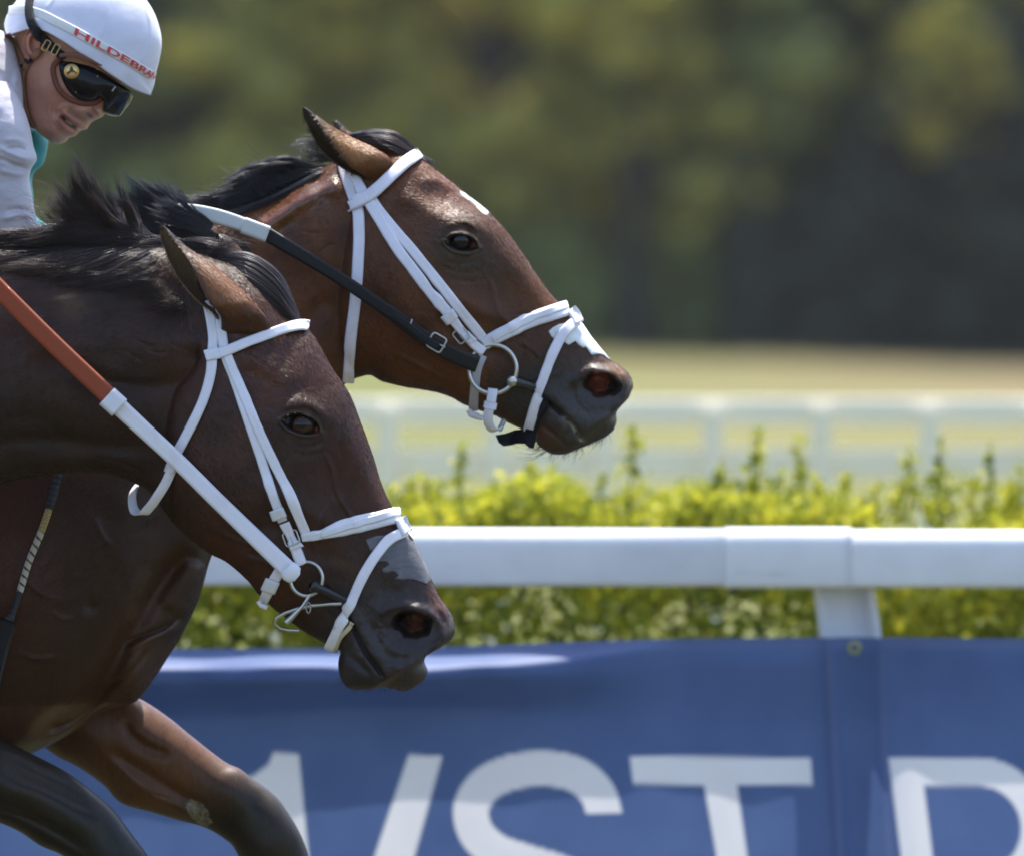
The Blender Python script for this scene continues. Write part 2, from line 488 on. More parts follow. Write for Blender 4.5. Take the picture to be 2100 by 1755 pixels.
# ------------------------------------------------------------------ clipped hedge behind the rail
def build_hedge():
    h = empty('hedge', (0, 3.6, 0), 'yellow green leafy hedge with upright shoots behind the white rail', 'hedge')
    hs = Sp(3.35)
    x0, x1 = -2.6, 2.9
    n = 150000
    X = rng.uniform(x0, x1, n); Y = 3.3+1.0*rng.random(n)**1.3
    prof = lambda x: HC-(1066-660)*hs.u + 0.035*np.sin(x*5.1+0.6)+0.03*np.sin(x*11.3+2)+0.02*np.sin(x*23)
    Z = prof(X)*(1-0.55*rng.random(n)**1.7) + rng.normal(size=n)*0.012
    C = np.stack([X, Y, Z], -1)
    shell = (Y < 3.45) | (Z > prof(X)-0.18)
    C = C[shell | (rng.random(n) < 0.3)]
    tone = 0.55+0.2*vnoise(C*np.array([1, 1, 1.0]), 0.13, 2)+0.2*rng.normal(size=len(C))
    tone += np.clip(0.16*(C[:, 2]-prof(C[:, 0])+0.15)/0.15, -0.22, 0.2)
    V, F = leaf_quads(C, None, 0.0135, 0.6)
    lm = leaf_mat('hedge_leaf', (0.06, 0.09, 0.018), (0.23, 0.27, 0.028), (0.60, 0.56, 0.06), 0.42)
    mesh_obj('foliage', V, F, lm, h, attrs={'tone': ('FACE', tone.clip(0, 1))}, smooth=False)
    # shoots: position in grid units, tip height
    sh = [(935, 905, 1.), (873, 960, 1.), (1100, 940, .8), (1240, 965, .9), (1298, 860, 1.3), (1478, 930, .8), (1550, 868, 1.2), (1600, 945, 1), (1640, 892, 1.2), (1690, 985, 1), (1710, 1010, 1), (1865, 915, 1.1),
          (1925, 885, .7), (2028, 895, .8), (1950, 955, 1.4), (2000, 965, 1.4), (2085, 950, 1.2), (1350, 1000, 1.2), (1410, 1005, 1.2), (1180, 985, 1.2), (1050, 985, 1.3), (1010, 990, 1.2), (960, 1000, 1), (830, 985, 1.3), (800, 1000, 1),
          (760, 990, 1), (1520, 985, 1), (1130, 1000, 1.3), (1270, 1000, 1.2), (1770, 1000, 1.1), (1820, 1000, 1.2), (1900, 975, 1.3), (2060, 985, 1.3), (2140, 930, 1), (2200, 970, 1), (2300, 940, 1),(650,960,1),(500,940,1),(300,970,1),(100,950,1),(-80,960,1),(-300,930,1)]
    for px in np.arange(-300, 2350, 31):
        sh.append((px+rng.normal()*12, 1005+rng.normal()*22, 0.7))
    for px, pz, w in sh:
        y = 3.35+0.5*rng.random()
        q = Sp(y); b = q.w(px, 1075, 0); t = q.w(px+rng.normal()*6, pz+8, 0)
        k = 16
        P = b+(t-b)*np.linspace(0, 1, k)[:, None]; P[:, 0] += 0.006*np.sin(np.linspace(0, 5, k)+px)
        Vt, Ft = tube(P, np.linspace(0.0028, 0.001, k), 5, caps=False)
        L = np.linalg.norm(t-b); m = int(L/0.0028*w)
        f = rng.random(m); Cc = b+(t-b)*f[:, None]+rng.normal(size=(m, 3))*np.array([0.012, 0.013, 0.01])*(1.2-0.7*f[:, None])*w
        Vl, Fl = leaf_quads(Cc, None, 0.011, 0.6)
        Va, Fa = join([(Vt, Ft), (Vl, Fl)])
        to = np.r_[np.full(len(Ft), 0.2), (0.72+0.2*rng.normal(size=m)-0.15*(px > 1900)*(pz < 920)).clip(0, 1)]
        mesh_obj('shoot', Va, Fa, lm, h, attrs={'tone': ('FACE', to)}, smooth=False)
    st = []
    for x in np.arange(x0, x1, 0.12):
        p0 = np.array([x+rng.normal()*0.02, 3.7+rng.normal()*0.1, 0]); p1 = p0+np.array([rng.normal()*0.05, rng.normal()*0.08, 0.95])
        st.append(tube(np.linspace(p0, p1, 8), np.linspace(0.012, 0.003, 8), 6, caps=False))
    V, F = join(st)
    mesh_obj('stem', V, F, bark.m, h)
build_hedge()

# ------------------------------------------------------------------ far board fence
def build_far_fence():
    fs = Sp(9.0)
    f = empty('board_fence', (0, 9.0, 0), 'far white board fence with broad rails and posts beyond the hedge', 'fence')
    fm = NT('weathered_white_paint')
    q = fm.noise(fm.coord(scale=(0.6, 1, 8)), 3, 4)
    fm.set(col=fm.ramp(q, [(0.3, (0.84, 0.77, 0.62)), (0.7, (0.93, 0.86, 0.70))]), rough=0.6)
    for za, zb_ in ((818, 873), (920, 982)):
        c = fs.w(1050, (za+zb_)/2, 0.03)
        V, F = box(c[0], c[1], c[2], 14, 0.04, (zb_-za)*fs.u, 0.006)
        mesh_obj('board', V, F, fm.m, f, smooth=False)
    for i in range(-14, 10):
        px = 1461+i*222
        c0 = fs.w(px, 838, -0.02); hh = c0[2]
        wd = 40*fs.u
        V, F = box(0, 0, 0, hh, 0.06, wd, 0.008)
        V = np.stack([V[:, 2]+c0[0], V[:, 1]+c0[1], V[:, 0]+hh/2], -1)
        mesh_obj('fence_post', V, F, fm.m, f, smooth=False)
build_far_fence()

# ------------------------------------------------------------------ woodland edge
bark_dark = NT('dark_bark')
bn = bark_dark.noise(bark_dark.coord(scale=(6, 6, 1.2)), 4, 5)
bark_dark.set(col=bark_dark.ramp(bn, [(0.3, (0.018, 0.018, 0.017)), (0.7, (0.045, 0.042, 0.038))]), rough=0.9)
TREES = {}
def tree_mesh(kind, H, R, low, n, seed):
    r = np.random.default_rng(seed)
    # limbs
    parts = []
    tr = np.array([[0, 0, -0.3], [0.05, 0, H*0.3], [-0.08, 0.1, H*0.6], [0, 0, H*0.93]])
    P = catmull(np.c_[np.cumsum(np.r_[0, np.linalg.norm(np.diff(tr, axis=0), axis=1)]), np.zeros(4), tr], 14)[:, 2:]
    parts.append(tube(P, np.linspace(H*0.022, H*0.004, 14), 8, caps=False))
    cl = []
    for i in range(26):
        z = H*(low+(0.95-low)*r.random()); a = r.uniform(0, 2*np.pi)
        fz = (z/H-low)/(1-low)
        rr = R*(0.55+0.6*math.sin(math.pi*min(1, 0.15+0.8*fz)))*(0.6+0.5*r.random())
        p0 = np.array([0, 0, z*0.8]); p1 = np.array([rr*math.cos(a), rr*math.sin(a), z+0.1*H*r.random()])
        q = np.linspace(0, 1, 6)[:, None]
        PP = p0+(p1-p0)*q; PP[:, 2] += 0.05*H*np.sin(q[:, 0]*3)*0.4
        parts.append(tube(PP, np.linspace(H*0.008, H*0.002, 6), 5, caps=False))
        for f in (0.45, 0.75, 1.0):
            cl.append((p0+(p1-p0)*f+r.normal(size=3)*0.25, R*(0.16+0.17*r.random())))
    Vb, Fb = join(parts)
    C = []; T = []; N = []
    per = n//len(cl)
    for c, s in cl:
        d = r.normal(size=(per, 3)); d /= np.linalg.norm(d, axis=1)[:, None]
        rad = s*r.random(per)**0.4
        C.append(c+d*rad[:, None]*np.array([1.25, 1.25, 0.8])); N.append(d)
        T.append(np.full(per, r.normal()*0.17)+r.normal(size=per)*0.1)
    C = np.concatenate(C); N = np.concatenate(N); T = np.concatenate(T)
    a = r.normal(size=C.shape); a = np.cross(N, a); a /= np.linalg.norm(a, axis=1)[:, None]
    b = np.cross(N+0.5*r.normal(size=N.shape), a); b /= np.linalg.norm(b, axis=1)[:, None]
    s = (0.10+0.09*r.random(len(C)))[:, None]
    Vl = np.stack([C-a*s, C+b*s*0.7, C+a*s, C-b*s*0.7], 1).reshape(-1, 3)
    Fl = np.arange(len(Vl)).reshape(-1, 4)
    return (Vb, Fb), (Vl, Fl, (0.5+T).clip(0, 1))
TM = {
 'olive': leaf_mat('leaf_olive', (0.24, 0.24, 0.06), (0.46, 0.42, 0.10), (0.70, 0.60, 0.14), 0.35),
 'green': leaf_mat('leaf_green', (0.14, 0.17, 0.065), (0.27, 0.31, 0.11), (0.44, 0.46, 0.16), 0.3),
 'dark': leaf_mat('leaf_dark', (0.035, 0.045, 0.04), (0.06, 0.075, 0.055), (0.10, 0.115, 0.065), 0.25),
 'gold': leaf_mat('leaf_gold', (0.34, 0.32, 0.07), (0.56, 0.50, 0.12), (0.75, 0.64, 0.16), 0.4),
}
def tree(kind, variant, x, y, H, R, low, label, rot=0.0, n=9000):
    key = (kind, variant, H, R, low)
    root = empty('tree', (x, y, ground_z(x, y)), label, 'tree', 'trees of the wood beyond the field')
    root.rotation_euler.z = rot
    if key not in TREES:
        (Vb, Fb), (Vl, Fl, T) = tree_mesh(kind, H, R, low, n, variant)
        o1 = mesh_obj('trunk', Vb+ORG[root.name], Fb, bark_dark.m, root)
        o2 = mesh_obj('crown', Vl+ORG[root.name], Fl, TM[kind], root, attrs={'tone': ('FACE', T)}, smooth=False)
        TREES[key] = (o1, o2)
    else:
        for s in TREES[key]:
            c = s.copy(); COL.objects.link(c); c.parent = root
    return root
# front row at about 118 m, px -> x
def tx(px, Y): return (px-1050)*S*Y/D0
front = [('green', 60, 118, 9, 1.9, .06, 'green tree at the far left, behind the rider'),
         ('green', 330, 121, 10, 2.0, .1, 'dull green tree seen above the mane of the far horse'),
         ('olive', 640, 119, 10, 1.9, .12, 'olive tree behind the ears of the far horse'),
         ('gold', 800, 122, 9.0, 1.3, .45, 'yellowish small crowned tree at the top of the picture over the ears'),
         ('olive', 1010, 118, 10, 2.2, .2, 'broad olive tree over the forehead of the far horse'),
         ('olive', 1300, 117, 9, 1.9, .24, 'olive tree above the nose of the far horse with dark shade under it'),
         ('green', 1560, 118, 9, 2.1, .26, 'green tree in the middle of the right half of the wood'),
         ('green', 1800, 120, 10, 1.8, .3, 'green tree just left of the yellow one at the right'),
         ('gold', 1930, 116, 4.9, 0.55, .62, 'small yellow leaved tree at the right in front of the wood'),
         ('dark', 2120, 118, 10, 2.0, .28, 'dark tree at the right edge of the wood'),
         ('olive', 2330, 119, 10, 2.0, .1, 'olive tree outside the right edge of the picture')]
for i, (k, px, Y, H, R, low, lb) in enumerate(front):
    tree(k, i+1, tx(px, Y), Y-D0, H, R, low, lb, i*0.9)
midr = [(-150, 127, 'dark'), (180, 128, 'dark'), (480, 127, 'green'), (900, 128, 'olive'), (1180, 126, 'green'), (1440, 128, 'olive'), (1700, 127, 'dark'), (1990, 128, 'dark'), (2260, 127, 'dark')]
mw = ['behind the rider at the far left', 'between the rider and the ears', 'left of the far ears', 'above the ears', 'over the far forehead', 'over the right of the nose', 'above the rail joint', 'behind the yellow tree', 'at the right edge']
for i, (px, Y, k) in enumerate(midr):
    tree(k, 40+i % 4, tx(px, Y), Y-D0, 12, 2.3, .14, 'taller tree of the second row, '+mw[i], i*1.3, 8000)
def build_wood():
    """the mass of the wood behind, unlit undergrowth and trunks nobody could count"""
    n = 26000
    X = rng.uniform(-28, 28, n); Y = 122+rng.random(n)*14
    gz = 1.0
    Z = gz+rng.random(n)**0.8*14
    Xb = rng.uniform(-16, 16, 16000); C = np.stack([X, Y, Z], -1)
    V, F = leaf_quads(C, None, 0.42, 0.7)
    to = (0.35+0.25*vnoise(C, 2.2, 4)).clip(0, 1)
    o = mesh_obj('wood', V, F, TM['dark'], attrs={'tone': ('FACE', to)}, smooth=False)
    for kind, x0, x1, y0, h, nn_, lb in (('olive', -16, -1.5, 104, 2.6, 7000, 'olive bushes at the foot of the wood in the left half'), ('green', -3, 3.6, 105, 2.9, 5000, 'green bushes at the foot of the wood beyond the nose of the far horse'), ('dark', 3, 16, 103, 4.6, 12000, 'dark bushes at the foot of the wood in the right half')):
        C2 = np.stack([rng.uniform(x0, x1, nn_), rng.uniform(y0, y0+3.5, nn_), 0.9+rng.random(nn_)**1.3*h*(1+0.25*np.sin(np.arange(nn_)))], -1)
        C2[:, 2] = 0.9+(C2[:, 2]-0.9)*(0.75+0.35*vnoise(C2*np.array([1, 0, 0]), 1.3, 6))
        C2[:, 2] += -0.3+np.array([ground_z(a_, b_) for a_, b_ in zip(C2[:, 0], C2[:, 1])])-0.75
        V2, F2 = leaf_quads(C2, None, 0.20, 0.7)
        setp(mesh_obj('undergrowth', V2, F2, TM[kind], attrs={'tone': ('FACE', (0.4+0.3*vnoise(C2, 1.0, 8)).clip(0, 1))}, smooth=False), lb, 'undergrowth', kind='stuff')
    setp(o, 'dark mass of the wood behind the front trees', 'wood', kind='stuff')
build_wood()
# ------------------------------------------------------------------ lofted bodies
def loft(sp, rows, n, nf, nb, pexp=0.72, feat=None, W0=None, density=None):
    """rows: top x,z, bottom x,z, half width, (centre depth). Returns V, F, px, pz, side(-1 front..1 back), sin"""
    R = np.asarray([list(r)+[0]*(6-len(r)) for r in rows], float)
    dist = np.r_[0, np.cumsum(0.5*(np.hypot(*np.diff(R[:, 0:2], axis=0).T)+np.hypot(*np.diff(R[:, 2:4], axis=0).T)))]
    st = n
    if density is not None:
        g = np.linspace(0, 1, 2000); dn = density(np.interp(g*dist[-1], dist, np.arange(len(R)))/len(R))
        cdf = np.cumsum(dn); cdf = (cdf-cdf[0])/(cdf[-1]-cdf[0]); st = np.interp(np.linspace(0, 1, n), cdf, g)
    R = catmull(R, st, dist)
    R[:, 4] = np.maximum(R[:, 4], 0)
    u = np.linspace(0, 1, nf); c = 0.55*(1-np.cos(np.pi*u))/2+0.45*u
    c = c*(1-0.0); c1 = c
    u2 = np.linspace(1, 0, nb+2)[1:-1]; c2 = (1-np.cos(np.pi*u2))/2
    C = np.r_[c1, c2]; sgn = np.r_[-np.ones(nf), np.ones(nb)]
    sn = np.sqrt(np.clip(4*C*(1-C), 0, 1))
    px = R[:, 0:1]+(R[:, 2:3]-R[:, 0:1])*C; pz = R[:, 1:2]+(R[:, 3:4]-R[:, 1:2])*C
    y = sgn*R[:, 4:5]*sn**pexp
    sn = np.broadcast_to(sn, px.shape); sg = np.broadcast_to(sgn, px.shape)
    yc = np.broadcast_to(R[:, 5:6], px.shape)
    F = grid_faces(len(R), len(C), wrap=True)
    m = len(C); nr = len(R)
    V0 = [px.ravel(), pz.ravel(), (y+yc).ravel()]
    a = dict(px=px.ravel(), pz=pz.ravel(), y=(y+yc).ravel(), sn=sn.ravel(), sg=sg.ravel(), W=np.broadcast_to(R[:, 4:5], px.shape).ravel())
    if feat is not None:
        w = sst(0.0, 0.42, a['sn'])
        a['y'] = a['y'] + a['sg']*w*feat(a['px'], a['pz'])
    # end caps: fans to the mean point
    caps = []
    for r, fl in ((0, True), (nr-1, False)):
        cpt = [a[k][r*m:(r+1)*m].mean() for k in ('px', 'pz')]
        for k, v in (('px', cpt[0]), ('pz', cpt[1]), ('y', R[r, 5]), ('sn', 1), ('sg', 1), ('W', 0)): a[k] = np.r_[a[k], v]
        ci = len(a['px'])-1; i = np.arange(0, m, 2)
        q = np.stack([np.full(len(i), ci), r*m+(i+2) % m, r*m+(i+1) % m, r*m+i], -1) if fl else np.stack([np.full(len(i), ci), r*m+i, r*m+(i+1) % m, r*m+(i+2) % m], -1)
        if m % 2: q = q[:-1]
        caps.append(q)
    F = np.concatenate([F]+caps)
    V = sp.w(a['px'], a['pz'], 0); V[:, 1] += a['y']*sp.u
    return V, F, a

def ear(sp, Ledge, Redge, yb, yt, gap=(12, 202), n=46, m=56, depth=0.95, thick=4.0):
    """cupped ear between two outline curves; opening between the gap angles"""
    L = catmull(Ledge, n); R = catmull(Redge, n)
    c = (L+R)/2; hw = np.linalg.norm(R-L, axis=1)/2
    e = (R-L)/(2*hw[:, None]+1e-6)
    s = np.linspace(0, 1, n)
    g0 = np.interp(s, [0, 0.18, 0.32, 0.55, 0.78, 1], [160, 128, 114, 84, 52, 30])+gap[0]; g1 = np.interp(s, [0, 0.12, 0.5, 1], [gap[1]-50, gap[1]-8, gap[1], gap[1]+4])
    t = np.linspace(0, 1, m)
    A = np.radians(g1[:, None]+(g0[:, None]+360-g1[:, None])*t)
    yc = yb+(yt-yb)*s; yc = yc*np.interp(s, [0, 0.08, 0.2, 0.3], [0.5, 0.72, 0.95, 1]); dep = depth*np.interp(s, [0, 0.1, 0.3], [0.35, 0.6, 1])[:, None]
    out = []
    for off in (0, 1):
        h = np.maximum(hw-off*thick*np.interp(s, [0, .8, 1], [1, .7, .2]), 0.4)[:, None]
        px = c[:, 0:1]+e[:, 0:1]*h*np.cos(A); pz = c[:, 1:2]+e[:, 1:2]*h*np.cos(A)
        y = yc[:, None]-h*dep*np.sin(A)
        out.append((px, pz, y))
    k = n*m
    F = [grid_faces(n, m)[:, ::-1], grid_faces(n, m)+k]
    i = np.arange(n-1)
    F.append(np.stack([i*m, (i+1)*m, k+(i+1)*m, k+i*m], -1)[:, ::-1]); F.append(np.stack([i*m+m-1, (i+1)*m+m-1, k+(i+1)*m+m-1, k+i*m+m-1], -1))
    j = np.arange(m-1)
    F.append(np.stack([(n-1)*m+j, (n-1)*m+j+1, k+(n-1)*m+j+1, k+(n-1)*m+j], -1)[:, ::-1])
    px = np.concatenate([out[0][0].ravel(), out[1][0].ravel()]); pz = np.concatenate([out[0][1].ravel(), out[1][1].ravel()]); y = np.concatenate([out[0][2].ravel(), out[1][2].ravel()])
    V = sp.w(px, pz, 0); V[:, 1] += y*sp.u
    return V, np.concatenate(F), dict(px=px, pz=pz, s=np.tile(np.repeat(s, m), 2), inner=np.r_[np.zeros(k), np.ones(k)], edge=np.tile(np.abs(2*t-1), 2*n))

KEEPOUT = {}
def strands(sp, guides, n, k=14, rad=0.0005, jit=6.0, yj=4.0, clump=10, spread=1.0, lmin=0.55, wave=3.0, seed=1, tsel=None, pj=1.0):
    """hair: n strands interpolated between guide curves (px, pz, y in grid units)"""
    r = np.random.default_rng(seed)
    G = np.array([catmull(np.asarray(g, float), k) for g in guides])      # (g,k,3)
    g = len(guides)
    t = r.random(n)*(g-1) if tsel is None else tsel(r, n)*(g-1)
    i = np.minimum(t.astype(int), g-2); f = (t-i)[:, None, None]
    P = G[i]*(1-f)+G[i+1]*f
    # reparametrise to a random length
    L = lmin+(1-lmin)*r.random(n)**0.7
    q = np.linspace(0, 1, k)[None, :]*L[:, None]*(k-1)
    a = np.minimum(q.astype(int), k-2); b = (q-a)[..., None]
    P = np.take_along_axis(P, a[..., None], 1)*(1-b)+np.take_along_axis(P, (a+1)[..., None], 1)*b
    s = np.linspace(0, 1, k)[None, :, None]
    nc = max(2, n//clump); cid = (t/(g-1)*nc+r.normal(size=n)*0.6).astype(int).clip(0, nc-1)
    coff = r.normal(size=(nc, 1, 3))*np.array([jit, jit, yj]); cw = r.uniform(0, 6.28, (nc, 1, 2)); cf = r.uniform(0.6, 1.6, (nc, 1, 1))
    P = P+coff[cid]*s**1.2*spread
    P[..., :2] += (wave*np.sin(cw[cid]+s*5*cf[cid]))*s
    P += pj*r.normal(size=(n, 1, 3))*np.array([jit*.45, jit*.45, yj*.6])*(0.35+0.65*s)
    P[..., :2] += r.normal(size=(n, 1, 2))*jit*0.35*s**2
    for poly, yy in KEEPOUT.get(id(sp), []):                 # hair passes behind the near ear
        inp = inpoly(P[..., 0], P[..., 1], poly)
        tgt = np.where(inp, np.maximum(P[..., 2], yy), P[..., 2]); d_ = tgt-P[..., 2]
        for _ in range(3): d_ = np.maximum(d_, 0.6*np.concatenate([d_[:, 1:], d_[:, -1:]], 1)); d_ = np.maximum(d_, 0.6*np.concatenate([d_[:, :1], d_[:, :-1]], 1))
        P[..., 2] += d_
    P3 = sp.w(P[..., 0], P[..., 1], 0); P3[..., 1] += P[..., 2]*sp.u
    R = rad*(0.7+0.6*r.random(n))[:, None]*np.interp(np.linspace(0, 1, k), [0, 0.5, 1], [1, 0.85, 0.12])[None, :]
    T = np.gradient(P3, axis=1); T /= np.linalg.norm(T, axis=2, keepdims=True)+1e-12
    A = np.cross(T, np.array([0.1, 1, 0.05])); A /= np.linalg.norm(A, axis=2, keepdims=True)+1e-12
    B = np.cross(T, A)
    an = np.radians([90, 210, 330])
    V = P3[:, :, None]+R[:, :, None, None]*(np.cos(an)[:, None]*A[:, :, None]+np.sin(an)[:, None]*B[:, :, None])
    V = V.reshape(-1, 3)
    base = (np.arange(n)*k*3)[:, None, None]; rr = (np.arange(k-1)*3)[None, :, None]; j = np.arange(3)[None, None, :]
    F = np.stack([base+rr+j, base+rr+(j+1) % 3, base+rr+3+(j+1) % 3, base+rr+3+j], -1).reshape(-1, 4)
    tone = np.repeat(r.random(n), k*3)*0.55+0.45*np.tile(np.repeat(np.linspace(0, 1, k), 3), n)
    return V, F, tone

def fur(sp, V, F, col, n, flow, x0=-120, length=8.5, width=0.46, lift=1.15, seed=5, skip=None, muzzle=None):
    """short coat hairs lying on the camera side and round the outline"""
    r = np.random.default_rng(seed)
    a, b, c = V[F[:, 0]], V[F[:, 1]], V[F[:, 2]]; d = V[F[:, 3]]
    N = np.cross(c-a, d-b); A_ = np.linalg.norm(N, axis=1); Nn = N/(A_[:, None]+1e-15)
    cen = (a+b+c+d)/4; px, pz = sp.inv(cen[:, 0], cen[:, 2])
    ok = (Nn[:, 1] < 0.25) & (px > x0) & (pz < 1790) & (A_ > 0)
    if skip is not None: ok &= ~skip(px, pz)
    w = np.where(ok, A_, 0); cdf = np.cumsum(w); i = np.searchsorted(cdf, r.random(n)*cdf[-1])
    u, v = r.random((2, n, 1))
    P = (a[i]*(1-u)+b[i]*u)*(1-v)+(d[i]*(1-u)+c[i]*u)*v; Nh = Nn[i]
    qx, qz = sp.inv(P[:, 0], P[:, 2])
    fx, fz = flow(qx, qz)
    D = np.stack([fx, np.zeros(n), -fz], -1)+0.22*r.normal(size=(n, 3))
    D -= (D*Nh).sum(1)[:, None]*Nh; D /= np.linalg.norm(D, axis=1)[:, None]+1e-9
    Sd = np.cross(D, Nh)
    mz = 1 if muzzle is None else 1-0.75*np.clip(muzzle(qx, qz), 0, 1); lift = lift*mz; length = length*(0.55+0.45*mz)
    L = (length*(0.6+0.8*r.random(n))*sp.u)[:, None]; W = (width*(0.7+0.6*r.random(n))*sp.u)[:, None]; H = (lift*(0.3+1.2*r.random(n))*sp.u)[:, None]
    tw = r.normal(size=(n, 1))*0.3
    p0 = P-Sd*W+Nh*0.0001; p1 = P+Sd*W+Nh*0.0001
    m = P+D*L*0.55+Nh*H*0.75; m0 = m-Sd*W*0.8-Nh*tw*W; m1 = m+Sd*W*0.8+Nh*tw*W; t = P+D*L+Nh*H
    VV = np.stack([p0, p1, m1, m0, t, t+Sd*W*0.15], 1).reshape(-1, 3)
    k = (np.arange(n)*6)[:, None]
    FF = np.concatenate([k+np.array([[0, 1, 2, 3]]), k+np.array([[3, 2, 5, 4]])])
    cc = col[F[i, 0]]*(0.74+0.55*r.random((n, 1)))
    return VV, FF, np.repeat(cc, 6, 0)
def bvh_of(V, F):
    return BVHTree.FromPolygons(V.tolist(), F.tolist(), epsilon=0.0)
class Surf:
    """ray lookups on a body, seen from the camera side"""
    def __init__(s, sp, bvh): s.sp, s.bvh = sp, bvh
    def hit(s, px, pz):
        o = s.sp.w(px, pz, -0.9)
        h, nrm, _, _ = s.bvh.ray_cast(Vector(o), Vector((0, 1, 0)), 2.0)
        if h is None: return None
        if nrm.y > 0: nrm = -nrm
        return np.array(h), np.array(nrm)
    def y(s, px, pz, d=0.0):
        h = s.hit(px, pz); return h[0][1] if h is not None else s.sp.y0+d

def strap(surf, path, width, t=0.0022, off=0.0006, wrap0=False, wrap1=False, ncol=9, step=3.0, smooth=16, floor=None, taper=None, ynf=None, mirror=False):
    """flat strap lying on the body along path (grid units). wrapN continues it over the outline to the far side.
       ynf(s) gives free depth (metres, relative) instead of the surface. mirror adds nothing but returns the far copy."""
    sp = surf.sp
    P = catmull(path, max(8, int(np.hypot(*np.diff(np.asarray(path, float), axis=0).T).sum()/step)))
    if np.isscalar(width): wd = np.full(len(P), float(width))
    else: wd = np.interp(np.linspace(0, 1, len(P)), np.linspace(0, 1, len(width)), width)
    def extend(P, wd, end):
        d = P[-1]-P[-3] if end else P[0]-P[2]; d = d/np.linalg.norm(d)
        p = (P[-1] if end else P[0]).copy()
        ext = []
        while surf.hit(*p) is None and len(P) > 4:              # pull back inside
            if end: P, wd = P[:-1], wd[:-1]
            else: P, wd = P[1:], wd[1:]
            p = (P[-1] if end else P[0]).copy()
        q = p.copy()
        for _ in range(80):
            q2 = q+d*1.0
            if surf.hit(*q2) is None: break
            q = q2; ext.append(q.copy())
        fine = [q+d*f for f in (0.3, 0.55, 0.75, 0.9) if surf.hit(*(q+d*f)) is not None]
        ext += fine
        if ext:
            ext = np.array(ext); we = np.full(len(ext), wd[-1] if end else wd[0])
            if end: P, wd = np.r_[P, ext], np.r_[wd, we]
            else: P, wd = np.r_[ext[::-1], P], np.r_[we, wd]
        return P, wd
    if wrap1: P, wd = extend(P, wd, True)
    if wrap0: P, wd = extend(P, wd, False)
    n = len(P)
    T = np.gradient(P, axis=0); T = smooth1(T, 6); T /= np.linalg.norm(T, axis=1)[:, None]
    Nn = np.stack([-T[:, 1], T[:, 0]], -1)
    cols = np.linspace(-1, 1, ncol)
    H = np.zeros((n, ncol, 3)); M = np.zeros((n, ncol, 3)); ok = np.zeros((n, ncol), bool)
    for i in range(n):
        for j, c in enumerate(cols):
            q = P[i]+Nn[i]*c*wd[i]/2
            h = surf.hit(*q) if ynf is None else None
            if h is None:
                H[i, j] = sp.w(q[0], q[1], 0); M[i, j] = (0, -1, 0)
            else: H[i, j], M[i, j] = h; ok[i, j] = True
    if ynf is not None:
        yy = np.array([ynf(s) for s in np.linspace(0, 1, n)])
        H[:, :, 1] = sp.y0+yy[:, None]
    else:
        # outside the body: borrow depth from the nearest column that hits
        for i in range(n):
            if ok[i].any():
                v = np.where(ok[i])[0]
                for j in np.where(~ok[i])[0]:
                    b = v[np.argmin(abs(v-j))]; H[i, j, 1] = H[i, b, 1]; M[i, j] = M[i, b]
        rowok = ok.any(1); ii = np.where(rowok)[0]
        if len(ii) and len(ii) < n:
            for j in range(ncol):
                H[:, j, 1] = np.interp(np.arange(n), ii, H[ii, j, 1])
                for d in range(3): M[:, j, d] = np.interp(np.arange(n), ii, M[ii, j, d])
        yr = H[:, :, 1].copy(); e0 = 14 if wrap0 else 0; e1 = n-14 if wrap1 else n
        ys = smooth1(yr, smooth); ys = np.minimum(ys, smooth1(np.minimum(ys, yr), 3)); ys = np.minimum(ys, yr)
        ys = (ys+ys.min(1, keepdims=True)*0.6)/1.6
        sl = slice(e0, e1); H[sl, :, 1] = ys[sl]
        if e0: H[:e0, :, 1] = yr[:e0]
        H[:, :, 1] = smooth1(H[:, :, 1], 1)
        M = smooth1(M, 4); M /= np.linalg.norm(M, axis=2, keepdims=True)
    if floor is not None:                                    # keep in front of a free line
        fl = np.array([floor(s) for s in np.linspace(0, 1, n)])
        H[:, :, 1] = np.minimum(H[:, :, 1], sp.y0+fl[:, None])
    prof = np.where(np.abs(cols) > 0.99, 0.35, 1.0)
    if ynf is None and (wrap0 or wrap1) and not mirror:
        back = H[::-1].copy(); back[..., 1] = 2*sp.y0-back[..., 1]; Mb = M[::-1].copy(); Mb[..., 1] *= -1
        if wrap1: H = np.concatenate([H, back]); M = np.concatenate([M, Mb])
        else: H = np.concatenate([back, H]); M = np.concatenate([Mb, M])
    n = len(H)
    inner = H+M*off; outer = H+M*(off+t*prof[None, :, None])
    V = np.concatenate([outer.reshape(-1, 3), inner.reshape(-1, 3)]); k = n*ncol
    F = [grid_faces(n, ncol), grid_faces(n, ncol)[:, ::-1]+k]
    i = np.arange(n-1)
    for j, fl in ((0, True), (ncol-1, False)):
        q = np.stack([i*ncol+j, (i+1)*ncol+j, k+(i+1)*ncol+j, k+i*ncol+j], -1); F.append(q if fl else q[:, ::-1])
    jj = np.arange(ncol-1)
    for i_, fl in ((0, False), (n-1, True)):
        q = np.stack([i_*ncol+jj, i_*ncol+jj+1, k+i_*ncol+jj+1, k+i_*ncol+jj], -1); F.append(q if fl else q[:, ::-1])
    cc = np.tile(cols, 2*n)
    ll = np.tile(np.repeat(np.arange(n)*step*sp.u, ncol), 2)
    return V, np.concatenate(F), cc, ll
